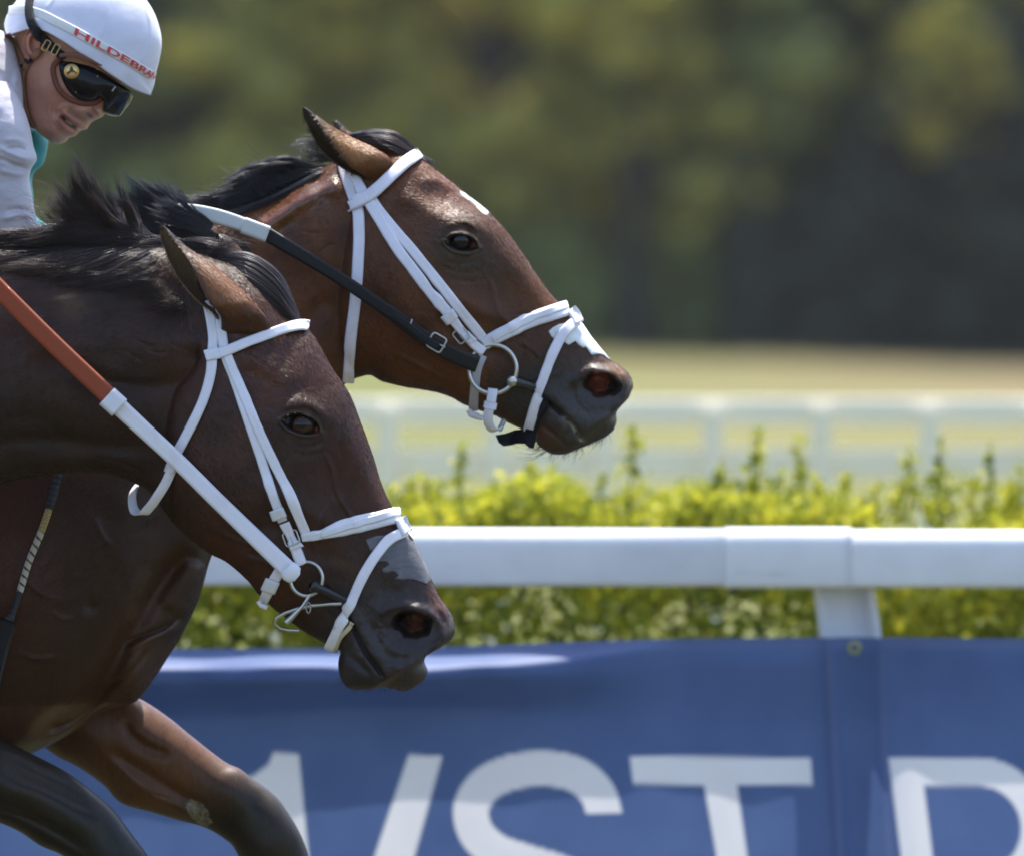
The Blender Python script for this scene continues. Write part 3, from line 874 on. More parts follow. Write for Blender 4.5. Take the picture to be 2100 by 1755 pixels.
def buckle(sp, c, ang, L, Wd, y, r=1.6, seg=8, prong=True):
    """rounded rectangular ring of wire, prong across"""
    a = math.radians(ang); e = np.array([math.cos(a), math.sin(a)]); f = np.array([-e[1], e[0]])
    pts = []
    for sx, sz, a0 in ((1, 1, 0), (-1, 1, 90), (-1, -1, 180), (1, -1, 270)):
        for k in range(4):
            q = math.radians(a0+k*30); rr = min(L, Wd)*0.18
            pts.append((sx*(L/2-rr)+rr*math.cos(q), sz*(Wd/2-rr)+rr*math.sin(q)))
    P = np.array([c+e*u+f*v for u, v in pts])
    W = sp.w(P[:, 0], P[:, 1], 0); W[:, 1] = y
    parts = [tube(W, r*sp.u, seg, closed=True)]
    if prong:
        q = np.array([c-e*L*0.1, c+e*L*0.62]); w = sp.w(q[:, 0], q[:, 1], 0); w[:, 1] = [y-0.001, y-0.002]
        parts.append(tube(np.linspace(w[0], w[1], 6), r*0.8*sp.u, 6, caps=False))
    return join(parts)

# ------------------------------------------------------------------ coat, hair, tack materials
def coat_mat(name, rot, dark, spec=0.5, rough=0.42, sheen=0.0):
    t = NT(name)
    col = t.attr('coat')
    wet = t.attr('gloss', False)
    v1 = t.coord(scale=(1, 1, 1))
    big = t.noise(v1, 9, 5, 0.6)
    # short hair lying along the body: noise stretched along the lie of the coat
    hv = t.coord(scale=(1, 0.5, 0.14), rot=(0, rot, 0))
    hair = t.noise(hv, 420, 3, 0.65)
    hair2 = t.noise(t.coord(scale=(1, 0.5, 0.25), rot=(0, rot, 0)), 110, 3, 0.6)
    c = t.mix(0.55, col, t.ramp(big, [(0.3, (0.66, 0.62, 0.60)), (0.7, (1.25, 1.2, 1.18))]), 'MULTIPLY')
    c = t.mix(0.7, c, t.ramp(hair, [(0.25, (0.5, 0.48, 0.48)), (0.5, (1, 1, 1)), (0.75, (1.55, 1.5, 1.45))]), 'MULTIPLY')
    c = t.mix(0.4, c, t.ramp(hair2, [(0.3, (0.6, 0.58, 0.56)), (0.7, (1.3, 1.3, 1.3))]), 'MULTIPLY')
    dust = t.noise(v1, 260, 2, 0.5)
    c = t.mix(t.ramp(dust, [(0.735, (0, 0, 0)), (0.76, (0.5, 0.5, 0.5))]), c, (0.22, 0.17, 0.12))
    c = t.mix(1.0, c, dark, 'MULTIPLY')
    rg = t.ramp(t.noise(v1, 14, 4), [(0.3, (rough-0.08,)*3), (0.7, (rough+0.1,)*3)])
    veins = t.noise(t.coord(scale=(1, 1, 0.5), rot=(0, rot, 0)), 38, 4, 0.6)
    b = t.bump(veins, 0.35, 0.0022)
    b = t.bump(hair2, 0.4, 0.0008, b)
    b = t.bump(hair, 0.45, 0.0005, b)
    t.set(col=c, rough=t.math('SUBTRACT', rg, t.math('MULTIPLY', wet, 0.15)), spec=t.math('ADD', spec, t.math('MULTIPLY', wet, 0.45)), normal=b, sheen=sheen, sheen_r=0.4)
    return t.m
def fur_mat(name, dark):
    t = NT(name)
    t.set(col=t.mix(1.0, t.attr('coat'), dark, 'MULTIPLY'), rough=0.46, spec=0.3)
    return t.m
def hair_mat(name, c0, c1):
    t = NT(name)
    t.set(col=t.ramp(t.attr('tone', False), [(0.2, c0), (1.0, c1)]), rough=0.34, spec=0.6)
    return t.m
def web_mat(name, c0, c1, rough=0.75, dirty=0.25):
    t = NT(name)
    c = t.coord()
    dirt = t.noise(c, 30, 5, 0.7)
    al = t.attr('along', False); ac = t.attr('across', False)
    rib = t.math('SINE', t.math('MULTIPLY', al, 4200.0))
    rib2 = t.math('SINE', t.math('ADD', t.math('MULTIPLY', al, 2100.0), t.math('MULTIPLY', ac, 6.0)))
    seam = t.math('POWER', t.math('ABSOLUTE', ac), 14.0)
    col = t.mix(t.ramp(dirt, [(0.5, (0, 0, 0)), (0.8, (dirty,)*3)]), c0, c1)
    col = t.mix(t.math('MULTIPLY', t.math('ADD', rib2, 1.0), 0.09), col, tuple(0.55*x for x in c0))
    col = t.mix(t.math('MULTIPLY', seam, 0.45), col, tuple(0.6*x for x in c0))
    h = t.math('ADD', t.math('MULTIPLY', rib, 0.5), t.math('MULTIPLY', seam, -1.0))
    t.set(col=col, rough=rough, spec=0.3, normal=t.bump(t.noise(t.coord(scale=(1, 1, 1)), 900, 2), 0.5, 0.0006, t.bump(h, 0.5, 0.0006)))
    return t.m
M_WEB = web_mat('white_webbing', (0.88, 0.85, 0.92), (0.42, 0.37, 0.33))
M_PAD = web_mat('white_padded_band', (0.80, 0.79, 0.84), (0.5, 0.45, 0.42), 0.7, 0.15)
M_RUB = web_mat('orange_rubber_grip', (0.33, 0.072, 0.030), (0.25, 0.07, 0.03), 0.7, 0.3)
M_LEA = web_mat('black_leather', (0.007, 0.007, 0.008), (0.02, 0.018, 0.016), 0.42, 0.3)
M_WRB = web_mat('white_rubber_grip', (0.60, 0.62, 0.58), (0.4, 0.38, 0.3), 0.6, 0.2)
M_STEEL = simple('steel', (0.50, 0.49, 0.46), 0.28, 1.0)
M_DSTEEL = simple('dull_steel', (0.30, 0.30, 0.30), 0.4, 1.0)
M_BRUB = simple('black_rubber', (0.012, 0.012, 0.016), 0.4)
M_YEL = web_mat('cream_cloth_strip', (0.60, 0.50, 0.30), (0.4, 0.3, 0.2), 0.8)
M_BLK = web_mat('black_cloth', (0.008, 0.008, 0.010), (0.02, 0.02, 0.02), 0.8)

def add_strap(parent, name, surf, path, width, mat, **kw):
    V, F, cc, ll = strap(surf, path, width, **kw)
    return mesh_obj(name, V, F, mat, parent, attrs={'across': ('POINT', cc), 'along': ('POINT', ll)})
def eye_shape(px, pz, c0, c1, hu, hl):
    """signed distance proxy of a lid opening with corners c0, c1; + axis coords"""
    c0 = np.array(c0, float); c1 = np.array(c1, float); m = (c0+c1)/2; e = (c1-c0); L = np.linalg.norm(e)/2; e /= 2*L
    a = ((px-m[0])*e[0]+(pz-m[1])*e[1])/L; v = -(px-m[0])*e[1]+(pz-m[1])*e[0]
    aa = np.clip(a, -1, 1)
    h = np.where(v < 0, hu*np.sqrt(np.clip(1-aa**2, 0, 1))**1.1, hl*(1-aa**2)**0.8)
    d = np.abs(v)-h
    over = np.maximum(np.abs(a)-1, 0)*L
    d = np.where(over > 0, np.hypot(over, v), d)
    return d*0.9, a, v
def make_eye(sp, surf, parent, c, R, rim, iris, pup, col_i, tilt, name='eye', out=0.0012, half=1):
    ys = [surf.y(c[0]+dx, c[1]+dz) for dx, dz in rim]
    y = float(np.mean(ys))
    Rm = R*sp.u
    cen = sp.w(c[0], c[1], 0); cen[1] = y+Rm-out
    V, F = sphere(cen, Rm, 96, 64)
    px, pz = sp.inv(V[:, 0], V[:, 2])
    r = math.radians(tilt); dx = px-c[0]; dz = pz-c[1]
    a = dx*math.cos(r)+dz*math.sin(r); b = -dx*math.sin(r)+dz*math.cos(r)
    d = np.hypot(a, b); dp = np.hypot(a/pup[0], b/pup[1])
    sc = np.array([0.035, 0.018, 0.012]); ic = np.array(col_i); ring = np.array([0.004, 0.003, 0.003])
    col = np.where((d < iris)[:, None], ic, sc)
    rad = 0.6+0.8*np.abs(np.sin(np.arctan2(b, a)*23))*0.3+0.5*(b > 0)*(d/iris)
    col = np.where((d < iris)[:, None], col*rad[:, None], col)
    col = col*(1-np.exp(-((d-iris)/2.2)**2))[:, None]+ring*np.exp(-((d-iris)/2.2)**2)[:, None]
    w = sst(1.12, 0.9, dp)[:, None]
    col = col*(1-w)+np.array([0.002, 0.003, 0.005])*w
    t = NT('eye_wet'); t.set(col=t.attr('coat'), rough=0.04, spec=0.36)
    return mesh_obj(name, V, F, t.m, parent, attrs={'coat': ('POINT', col)})
# ------------------------------------------------------------------ dark bay horse, nearer the camera
NS = Sp(0.0, 0.09)
KEEPOUT_N = [[(326, 455), (348, 468), (384, 500), (434, 534), (472, 564), (505, 597), (536, 630), (520, 680), (446, 680), (402, 626), (372, 596), (346, 556), (329, 510)]]
near_rows = [
 (-1000, 380, -1000, 1700, 290), (-700, 430, -700, 1740, 300), (-450, 450, -470, 1560, 260), (-260, 505, -270, 1260, 200), (-110, 525, -120, 1060, 158), (0, 525, 0, 992, 138), (100, 517, 100, 974, 124), (200, 508, 190, 970, 116),
 (290, 506, 250, 984, 110), (360, 512, 300, 1009, 112), (430, 527, 330, 1046, 120), (490, 547, 352, 1076, 130), (545, 592, 387, 1109, 139), (585, 637, 430, 1139, 144), (612, 662, 461, 1155, 146),
 (638, 688, 499, 1187, 146), (677, 755, 527, 1220, 142), (713, 809, 558, 1250, 130), (737, 869, 588, 1273, 114), (761, 935, 615, 1294, 101), (782, 1001, 638, 1309, 90), (800, 1040, 655, 1319, 84),
 (820, 1075, 670, 1328, 80), (842, 1106, 683, 1334, 79), (869, 1157, 695, 1341, 80), (884, 1193, 692, 1355, 82), (897, 1223, 691, 1372, 82), (912, 1244, 694, 1390, 82), (926, 1268, 702, 1405, 82),
 (932, 1295, 713, 1415, 81), (921, 1318, 735, 1419, 79), (895, 1334, 752, 1419, 75), (874, 1348, 769, 1415, 68), (869, 1360, 785, 1413, 58), (875, 1379, 800, 1416, 46), (866, 1400, 824, 1421, 26), (846, 1414, 840, 1418, 4)]
NE = ((576, 862), (655, 886), 25, 14)                       # eye corners, lid heights
def near_feat(px, pz):
    F = np.zeros(px.shape)
    # eye region
    d, a, v = eye_shape(px, pz, *NE)
    F += 15*gau(px, pz, 612, 866, 62, 46, 17)
    F += 7*ridge(px, pz, [(560, 850), (590, 828), (630, 826), (662, 850), (680, 885)], 9, 0.3)      # brow
    F -= 4.5*ridge(px, pz, [(572, 852), (600, 838), (635, 840), (660, 866)], 3.2, 0.3)               # lid fold
    F -= 9*gau(px, pz, 560, 795, 34, 20, 35)                                                        # hollow above the eye
    F += 7*ridge(px, pz, [(600, 812), (560, 762), (520, 735), (470, 720)], 15, 0.3)
    F += np.where(v < 0, 4.5, 3.0)*np.exp(-0.5*((d-3.0)/2.6)**2)
    F -= 24*sst(1.5, -5, d)*np.where(np.abs(a) > 0.75, 0.55, 1)
    F -= 3*ridge(px, pz, [(596, 905), (625, 915), (655, 908), (672, 895)], 4, 0.3)*0.5+1.2*ridge(px, pz, [(586, 915), (620, 932), (660, 925), (690, 905)], 3.5, 0.3)
    F += 14*gau(px, pz, 498, 645, 34, 42, -10)
    # cheek plate and jaw edge
    F += 12*gau(px, pz, 440, 930, 105, 130, -15)
    dj, tj, sj = dline(px, pz, spl([(405, 690), (398, 745), (358, 800), (342, 860), (337, 930), (342, 1000), (356, 1090)], 60))
    neckside = px < np.interp(pz, [640, 745, 800, 860, 930, 1000, 1090], [400, 398, 358, 342, 337, 342, 356])
    F -= np.where(neckside, 19*np.exp(-(dj/40.0)), 19*np.exp(-(dj/10.0)**1.3))*sst(0, 0.12, tj)*sst(1.0, 0.85, tj)
    # throat and neck muscles
    F += 11*ridge(px, pz, [(400, 730), (330, 700), (250, 700), (120, 715), (-60, 760)], 42, 0.15)
    F -= 8*ridge(px, pz, [(412, 752), (372, 778), (322, 793), (240, 785), (130, 748), (30, 735)], 12, 0.25)
    F += 10*ridge(px, pz, [(330, 850), (220, 850), (80, 820), (-80, 850)], 32, 0.2)
    F -= 6*ridge(px, pz, [(340, 905), (230, 915), (110, 900), (-60, 910)], 12, 0.25)
    F += 6*ridge(px, pz, [(330, 955), (220, 945), (100, 945), (-60, 980)], 14, 0.2)
    F -= 6*ridge(px, pz, [(400, 640), (330, 625), (200, 640), (60, 660)], 12, 0.2)
    for p in ([(270, 690), (300, 706), (330, 712)], [(285, 705), (320, 722), (350, 722)], [(255, 715), (275, 730), (300, 745)], [(340, 700), (375, 715), (395, 720)]):
        F -= 1.6*ridge(px, pz, p, 2.2, 0.3)
    for p in ([(190, 940), (240, 945), (300, 975)], [(180, 955), (235, 958), (290, 985)], [(60, 950), (110, 955), (170, 950)], [(20, 965), (90, 968), (150, 960)]):
        F -= 2.2*ridge(px, pz, p, 2.6, 0.3)
    # facial crest, nasal planes
    F += 9*ridge(px, pz, [(520, 985), (590, 1020), (650, 1060), (700, 1095)], 13, 0.35)
    F -= 9*ridge(px, pz, [(520, 1045), (580, 1085), (650, 1130), (690, 1160)], 17, 0.3)
    F -= 8*gau(px, pz, 705, 1000, 32, 60, -25)
    F += 6*ridge(px, pz, [(655, 800), (700, 880), (745, 970), (790, 1060), (840, 1140)], 14, 0.2)
    F -= 6*gau(px, pz, 575, 1110, 40, 22, 40)
    # veins
    for p, s, am in (([(655, 905), (680, 960), (690, 1010), (720, 1060), (760, 1120)], 3.5, 2.6), ([(690, 1010), (660, 1060), (640, 1110), (650, 1150)], 3.5, 2.4), ([(700, 880), (690, 920), (705, 970)], 3, 1.8),
                     ([(480, 1130), (540, 1150), (600, 1140)], 4, 2.5), ([(430, 1080), (500, 1110), (560, 1115)], 4, 1.8), ([(560, 960), (545, 1010), (560, 1060)], 3.5, 1.6)):
        F += 1.7*am*ridge(px, pz, p, s, 0.3)
    # mouth
    F -= 10*ridge(px, pz, [(655, 1196), (675, 1215), (700, 1246), (717, 1278), (733, 1308), (750, 1340), (772, 1370), (790, 1398)], 3.6, 0.1)
    F += 6*ridge(px, pz, [(690, 1215), (725, 1262), (755, 1315), (790, 1370)], 10, 0.2)
    F += 5*ridge(px, pz, [(690, 1262), (708, 1290), (728, 1325), (752, 1362)], 11, 0.2)
    F += 8*gau(px, pz, 735, 1385, 34, 26)-5*ridge(px, pz, [(700, 1342), (722, 1352), (745, 1372), (765, 1400)], 5, 0.3)
    F += 8*gau(px, pz, 830, 1382, 34, 26)
    F -= 5*ridge(px, pz, [(760, 1270), (775, 1320), (800, 1350), (835, 1352), (868, 1345)], 7, 0.2)
    for k in range(5):
        F -= 2.0*ridge(px, pz, [(668+k*9, 1250+k*5), (676+k*9, 1268+k*6), (680+k*9, 1290+k*7)], 2.0, 0.3)
    # nostril
    rim = [(776, 1276), (784, 1258), (806, 1246), (845, 1244), (884, 1260), (906, 1288), (900, 1318), (876, 1340)]
    F += 10*ridge(px, pz, rim, 7, 0.12)
    F -= 15*gau(px, pz, 838, 1296, 42, 26, 18)
    e = np.hypot(((px-846)*0.97+(pz-1279)*0.22)/41, (-(px-846)*0.22+(pz-1279)*0.97)/(np.where(pz > 1279, 31, 24)))
    F -= 58*sst(1.06, 0.62, e+0.13*vnoise(np.stack([px, pz, 0*px], -1), 12, 9))
    F += 20*gau(px, pz, 850, 1270, 13, 17)
    F += 7*ridge(px, pz, [(900, 1236), (917, 1262), (921, 1290), (905, 1318)], 7, 0.2)-5*ridge(px, pz, [(893, 1250), (905, 1272), (903, 1300), (888, 1322)], 4, 0.2)
    F -= 9*gau(px, pz, 800, 1215, 22, 14, 30)
    P = np.stack([px, pz, 0*px], -1)
    F += 2.2*vnoise(P, 60, 1)+0.8*vnoise(P, 22, 2)+0.35*vnoise(P, 9, 3)+gau(px, pz, 800, 1320, 100, 80)*(0.9*vnoise(P, 6, 71)+1.6*vnoise(P, 15, 72))
    return F
def blend(c, col, w):
    return c*(1-w[:, None])+np.array(col)*w[:, None]
def near_coat(px, pz):
    n = len(px); c = np.tile(np.array([0.058, 0.025, 0.017]), (n, 1))
    P = np.stack([px, pz, 0*px], -1); w1 = 0.5+0.5*vnoise(P, 90, 8)
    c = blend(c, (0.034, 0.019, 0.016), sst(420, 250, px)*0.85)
    c = blend(c, (0.095, 0.036, 0.021), gau(px, pz, 560, 760, 70, 60)*0.9)
    c = blend(c, (0.085, 0.035, 0.021), gau(px, pz, 400, 870, 45, 90)*0.7)
    c = blend(c, (0.085, 0.034, 0.022), gau(px, pz, 720, 960, 40, 90, -25)*0.7)
    c = blend(c, (0.090, 0.034, 0.018), gau(px, pz, 470, 1130, 80, 26, 40)*0.7)
    c = blend(c, (0.10, 0.040, 0.022), gau(px, pz, 590, 1230, 60, 30, 45)*0.6)
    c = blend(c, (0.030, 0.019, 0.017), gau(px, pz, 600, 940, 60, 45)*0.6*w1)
    c = blend(c, (0.022, 0.020, 0.020), gau(px, pz, 615, 872, 46, 32, 17)*0.85)
    mz = np.clip(gau(px, pz, 830, 1310, 95, 90)*1.5+gau(px, pz, 730, 1340, 60, 80)*1.3, 0, 1)
    c = blend(c, (0.034, 0.031, 0.048), mz)
    c = blend(c, (0.12, 0.055, 0.040), gau(px, pz, 895, 1225, 14, 34, -25)*0.7)
    c = blend(c, (0.16, 0.10, 0.065), gau(px, pz, 735, 1165, 16, 26, -20)*0.45*w1+gau(px, pz, 702, 1155, 14, 7, 30)*0.5)
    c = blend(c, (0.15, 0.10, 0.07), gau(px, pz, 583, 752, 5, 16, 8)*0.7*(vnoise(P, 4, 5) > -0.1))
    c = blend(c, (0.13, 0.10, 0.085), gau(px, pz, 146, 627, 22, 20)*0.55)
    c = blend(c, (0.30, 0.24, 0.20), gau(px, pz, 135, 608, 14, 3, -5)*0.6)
    e = np.hypot(((px-846)*0.97+(pz-1279)*0.22)/41, (-(px-846)*0.22+(pz-1279)*0.97)/(np.where(pz > 1279, 31, 24)))
    c = blend(c, (0.010, 0.007, 0.007), sst(1.0, 0.75, e))
    d2 = np.hypot((px-850)/24, (pz-1279)/np.where(pz > 1279, 27, 22))+0.3*vnoise(P, 9, 6)
    c = blend(c, (0.19, 0.075, 0.062), sst(1.05, 0.65, d2)*(0.72+0.5*vnoise(P, 5, 7)).clip(0, 1))
    de, a, v = eye_shape(px, pz, *NE)
    c = blend(c, (0.012, 0.010, 0.010), sst(5, 1, de))
    c = blend(c, (0.07, 0.06, 0.052), np.exp(-0.5*((de-7)/2.5)**2)*(v < 0)*0.8)
    c = blend(c, (0.28, 0.07, 0.06), gau(px, pz, 646, 881, 4, 5)*0.9)
    m = ridge(px, pz, [(700, 1246), (733, 1308), (772, 1370), (790, 1398)], 3, 0.1)
    c = blend(c, (0.010, 0.008, 0.009), m*0.8)
    return c
def near_gloss(px, pz):
    return 0.55*gau(px, pz, 560, 740, 120, 90)+0.25*sst(300, 100, px)

near_horse = empty('horse', (-0.7, 0.0, 0.0), 'dark brown racehorse in front, head stretched low with white bridle and orange rein', 'horse')
V, F, A = loft(NS, near_rows, 900, 290, 90, 0.70, near_feat, density=lambda r: np.interp(r, [0, 0.1, 0.16, 0.3, 1], [0.25, 0.35, 1, 1, 1.35]))
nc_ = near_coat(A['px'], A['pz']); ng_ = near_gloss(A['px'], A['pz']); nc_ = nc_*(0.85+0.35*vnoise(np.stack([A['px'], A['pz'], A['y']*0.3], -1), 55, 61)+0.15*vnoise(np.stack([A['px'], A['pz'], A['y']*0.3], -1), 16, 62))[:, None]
# ears joined into the same skin
ne1 = ear(NS, [(452, 706), (446, 668), (440, 650), (405, 622), (376, 592), (351, 554), (334, 510), (327, 478), (331, 462)], [(556, 706), (551, 660), (530, 630), (500, 600), (468, 569), (431, 539), (380, 505), (345, 472), (333, 462)], -152, -100)
ne2 = ear(NS, [(478, 560), (462, 545), (440, 520), (428, 492), (432, 480), (440, 478)], [(520, 560), (508, 540), (492, 516), (470, 492), (452, 480), (442, 478)], 62, 66, gap=(50, 235))
def ear_cols(E, back, tip, inside, root=(0.06, 0.029, 0.02)):
    s = E[2]['s']; c = np.tile(np.array(back), (len(s), 1))
    c = blend(c, tip, sst(0.55, 0.95, s)); c = blend(c, tip, sst(0.8, 1.0, E[2]['edge'])*0.7); c = blend(c, root, sst(0.42, 0.16, s)*0.85)
    return blend(c, inside, E[2]['inner'])
ec1 = ear_cols(ne1, (0.20, 0.095, 0.050), (0.030, 0.024, 0.021), (0.13, 0.095, 0.078))
ec2 = ear_cols(ne2, (0.10, 0.05, 0.03), (0.03, 0.026, 0.026), (0.035, 0.026, 0.022))
NV, NF = join([(V, F), ne1[:2], ne2[:2]])
NCOL = np.concatenate([nc_, ec1, ec2]); NG = np.concatenate([ng_, np.zeros(len(ec1)+len(ec2))])
M_COAT_N = coat_mat('dark_bay_coat', 38, (1.08, 0.85, 0.54), 0.34, 0.42, 0)
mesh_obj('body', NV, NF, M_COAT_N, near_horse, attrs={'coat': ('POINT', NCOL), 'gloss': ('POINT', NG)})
nsurf = Surf(NS, bvh_of(V, F))
make_eye(NS, nsurf, near_horse, (618, 871), 30, [(-20, -24), (22, -20), (-10, 22), (25, 18)], 20, (12.5, 6.5), (0.045, 0.017, 0.009), 12)

KEEPOUT[id(NS)] = [(KEEPOUT_N[0], 10)]
# mane
def ny(px, pz, lift=4):
    return (nsurf.y(px, pz)-NS.y0)/NS.u-lift
M_HAIR_N = hair_mat('dark_mane_hair', (0.007, 0.006, 0.007), (0.060, 0.030, 0.024))
M_HAIR_F = hair_mat('black_mane_hair', (0.005, 0.005, 0.007), (0.045, 0.042, 0.048))
def hug(sp, surf, pts, lift=5):
    out = []
    for p in pts:
        h = surf.hit(p[0], p[1])
        y = (h[0][1]-sp.y0)/sp.u-lift if h is not None else (p[2] if len(p) > 2 else -6)
        out.append((p[0], p[1], y))
    return out
parts = []
G = [[(445, 520), (420, 550), (395, 580), (370, 600)], [(400, 510), (350, 545), (290, 580), (235, 600)], [(330, 500), (260, 530), (190, 570), (120, 580)],
     [(250, 498), (180, 520), (110, 545), (30, 560)], [(160, 500), (90, 515), (20, 530), (-60, 550)], [(60, 512), (0, 520), (-60, 535), (-130, 560)], [(-60, 505), (-120, 520), (-180, 540), (-240, 560)]]
parts.append(strands(NS, [hug(NS, nsurf, g, 8) for g in G], 5200, rad=0.00065, jit=9, yj=5, seed=3, clump=26, wave=4))
G = [[(430, 508), (380, 506), (330, 515), (270, 540)], [(380, 500), (320, 492), (260, 502), (190, 520)], [(320, 498), (250, 480), (190, 480), (120, 500)], [(250, 500), (190, 470), (140, 462), (80, 470)], [(200, 500), (150, 480), (100, 480), (40, 492)], [(80, 510), (40, 492), (0, 488), (-60, 500)], [(-20, 510), (-60, 495), (-110, 490), (-160, 500)]]
parts.append(strands(NS, [[(a, b, -8-i*9) for i, (a, b) in enumerate(g)] for g in G], 3600, rad=0.0006, jit=9, yj=9, seed=4, clump=22, wave=5, spread=1.2))
# tufts blown upwards
G = [[(300, 500), (262, 462), (235, 425), (218, 395)], [(262, 500), (222, 445), (196, 398), (180, 345)], [(232, 500), (196, 448), (168, 395), (146, 340)], [(196, 502), (165, 452), (136, 412), (112, 372)], [(170, 505), (136, 470), (106, 440), (82, 418)]]
parts.append(strands(NS, [[(a, b, -5-i*7) for i, (a, b) in enumerate(g)] for g in G], 2600, rad=0.0005, jit=12, yj=9, seed=5, clump=120, wave=7, spread=1.6, lmin=0.4, pj=0.32))
# loose reddish ends and fly-aways
G = [[(440, 530), (380, 560), (320, 570), (240, 562)], [(430, 560), (390, 600), (340, 610), (270, 596)], [(410, 590), (370, 625), (330, 628), (300, 612)]]
parts.append(strands(NS, [hug(NS, nsurf, g, 14) for g in G], 420, rad=0.00042, jit=14, yj=6, seed=6, clump=12, wave=8, spread=1.3))
G = [[(330, 500), (380, 492), (440, 512), (500, 560)], [(400, 510), (430, 505), (470, 530), (520, 580)]]
parts.append(strands(NS, [[(a, b, -6-i*3) for i, (a, b) in enumerate(g)] for g in G], 150, rad=0.0004, jit=10, yj=8, seed=7, clump=8, wave=6))
G = [[(200, 500), (160, 440), (150, 390), (170, 340)], [(80, 500), (60, 460), (50, 440), (60, 420)], [(30, 500), (10, 480), (-5, 470), (-30, 480)]]
parts.append(strands(NS, [[(a, b, -5-i*7) for i, (a, b) in enumerate(g)] for g in G], 40, rad=0.0003, jit=22, yj=10, seed=8, clump=2, wave=8))
G = [[(330, 498), (290, 470), (250, 450), (215, 455)], [(200, 495), (150, 440), (100, 410), (60, 420)], [(120, 500), (70, 450), (40, 430), (0, 440)]]
parts.append(strands(NS, [[(a, b, -10-i*7) for i, (a, b) in enumerate(g)] for g in G], 200, rad=0.00032, jit=16, yj=12, seed=11, clump=4, wave=9))
Vm, Fm = join([p[:2] for p in parts]); tone = np.concatenate([p[2] for p in parts])
mesh_obj('mane', Vm, Fm, M_HAIR_N, near_horse, attrs={'tone': ('POINT', tone)})
# forelock: dome of hair from the poll down to the browband
fl = []
G = [[(455, 555, -30), (500, 585, -62), (545, 625, -70), (598, 655, -58)], [(450, 540, -24), (502, 556, -50), (556, 594, -60), (602, 656, -46)], [(446, 528, -14), (500, 530, -34), (556, 566, -42), (604, 656, -34)],
     [(444, 522, -4), (500, 519, -16), (557, 554, -24), (605, 656, -20)], [(444, 520, 10), (500, 518, 8), (558, 554, 4), (606, 656, 0)], [(446, 524, 30), (500, 524, 34), (558, 560, 30), (607, 658, 20)]]
fl.append(strands(NS, G, 4200, k=18, rad=0.0006, jit=3.2, yj=3, seed=9, clump=30, wave=1.6, lmin=0.86))
G = [[(440, 520, -10), (470, 505, -14), (500, 500, -20), (540, 520, -30)], [(430, 520, -10), (440, 500, -14), (460, 490, -20), (480, 485, -26)]]
fl.append(strands(NS, G, 60, rad=0.0003, jit=10, yj=8, seed=10, clump=6, wave=6))
Vm, Fm = join([p[:2] for p in fl]); tone = np.concatenate([p[2] for p in fl])*0.8
mesh_obj('forelock', Vm, Fm, M_HAIR_N, near_horse, attrs={'tone': ('POINT', tone)})

# ------------------------------------------------------------------ bridle of the near horse
nb = empty('bridle', (0.0, -0.05, 1.0), 'white webbing bridle with orange gripped rein on the dark brown front horse', 'bridle')
add_strap(nb, 'cheekpiece', nsurf, [(450, 630), (456, 690), (462, 727), (480, 775), (502, 838), (533, 930), (558, 1008), (580, 1068)], 20, M_WEB, off=0.001)
add_strap(nb, 'cheekpiece', nsurf, [(466, 727), (484, 772), (506, 822), (540, 900), (574, 972), (604, 1036), (627, 1092)], 20, M_WEB, off=0.0032, t=0.002)
add_strap(nb, 'headpiece', nsurf, [(424, 618), (433, 660), (437, 690), (435, 735)], 21, M_WEB, off=0.001)
add_strap(nb, 'throat_latch', nsurf, [(436, 735), (433, 768), (423, 808), (405, 852), (384, 893), (364, 932), (350, 968)], 20, M_WEB, off=0.004)
# loose loop of the throat latch hanging under the neck
lp = catmull([(352, 962, -112), (338, 992, -104), (322, 1017, -88), (304, 1041, -60), (286, 1056, -30), (273, 1053, 0), (264, 1032, 30), (266, 1008, 60), (276, 992, 85)], 50)
Wc = NS.w(lp[:, 0], lp[:, 1], 0); Wc[:, 1] += lp[:, 2]*NS.u
def ribbon(W, up, width, t):
    """free ribbon along W with width direction up (n,3)"""
    T = np.gradient(W, axis=0); T /= np.linalg.norm(T, axis=1)[:, None]
    up = up-(up*T).sum(1)[:, None]*T; up /= np.linalg.norm(up, axis=1)[:, None]
    N = np.cross(T, up)
    sec = [(-1, -.4), (-1, .4), (-.92, 1), (.92, 1), (1, .4), (1, -.4), (.92, -1), (-.92, -1)]
    V = np.stack([W+up*a*width/2+N*b*t/2 for a, b in sec], 1).reshape(-1, 3)
    F = grid_faces(len(W), 8, wrap=True)
    k = (len(W)-1)*8
    F = np.concatenate([F, [[0, 1, 2, 3], [0, 3, 4, 7], [4, 5, 6, 7], [k+3, k+2, k+1, k], [k+7, k+4, k+3, k], [k+7, k+6, k+5, k+4]]])
    return V, F, np.tile([s[0] for s in sec], len(W)).astype(float), np.repeat(np.r_[0, np.cumsum(np.linalg.norm(np.diff(W, axis=0), axis=1))], 8)
f = np.linspace(0, 1, 50)[:, None]
up = (1-f)*np.array([0.85, 0.0, -0.5])+f*np.array([0.75, -0.5, 0.45])
V_, F_, cc, ll = ribbon(Wc, up, 20*NS.u, 0.0024)
mesh_obj('throat_latch_loop', V_, F_, M_WEB, nb, attrs={'across': ('POINT', cc), 'along': ('POINT', ll)})
add_strap(nb, 'browband', nsurf, [(424, 732), (446, 727), (485, 713), (533, 693), (581, 677), (617, 672), (632, 675)], 21, M_WEB, off=0.0052, t=0.0022, wrap1=True)
add_strap(nb, 'browband_keeper', nsurf, [(424, 731), (452, 725)], 24, M_WEB, off=0.0075, t=0.0015)
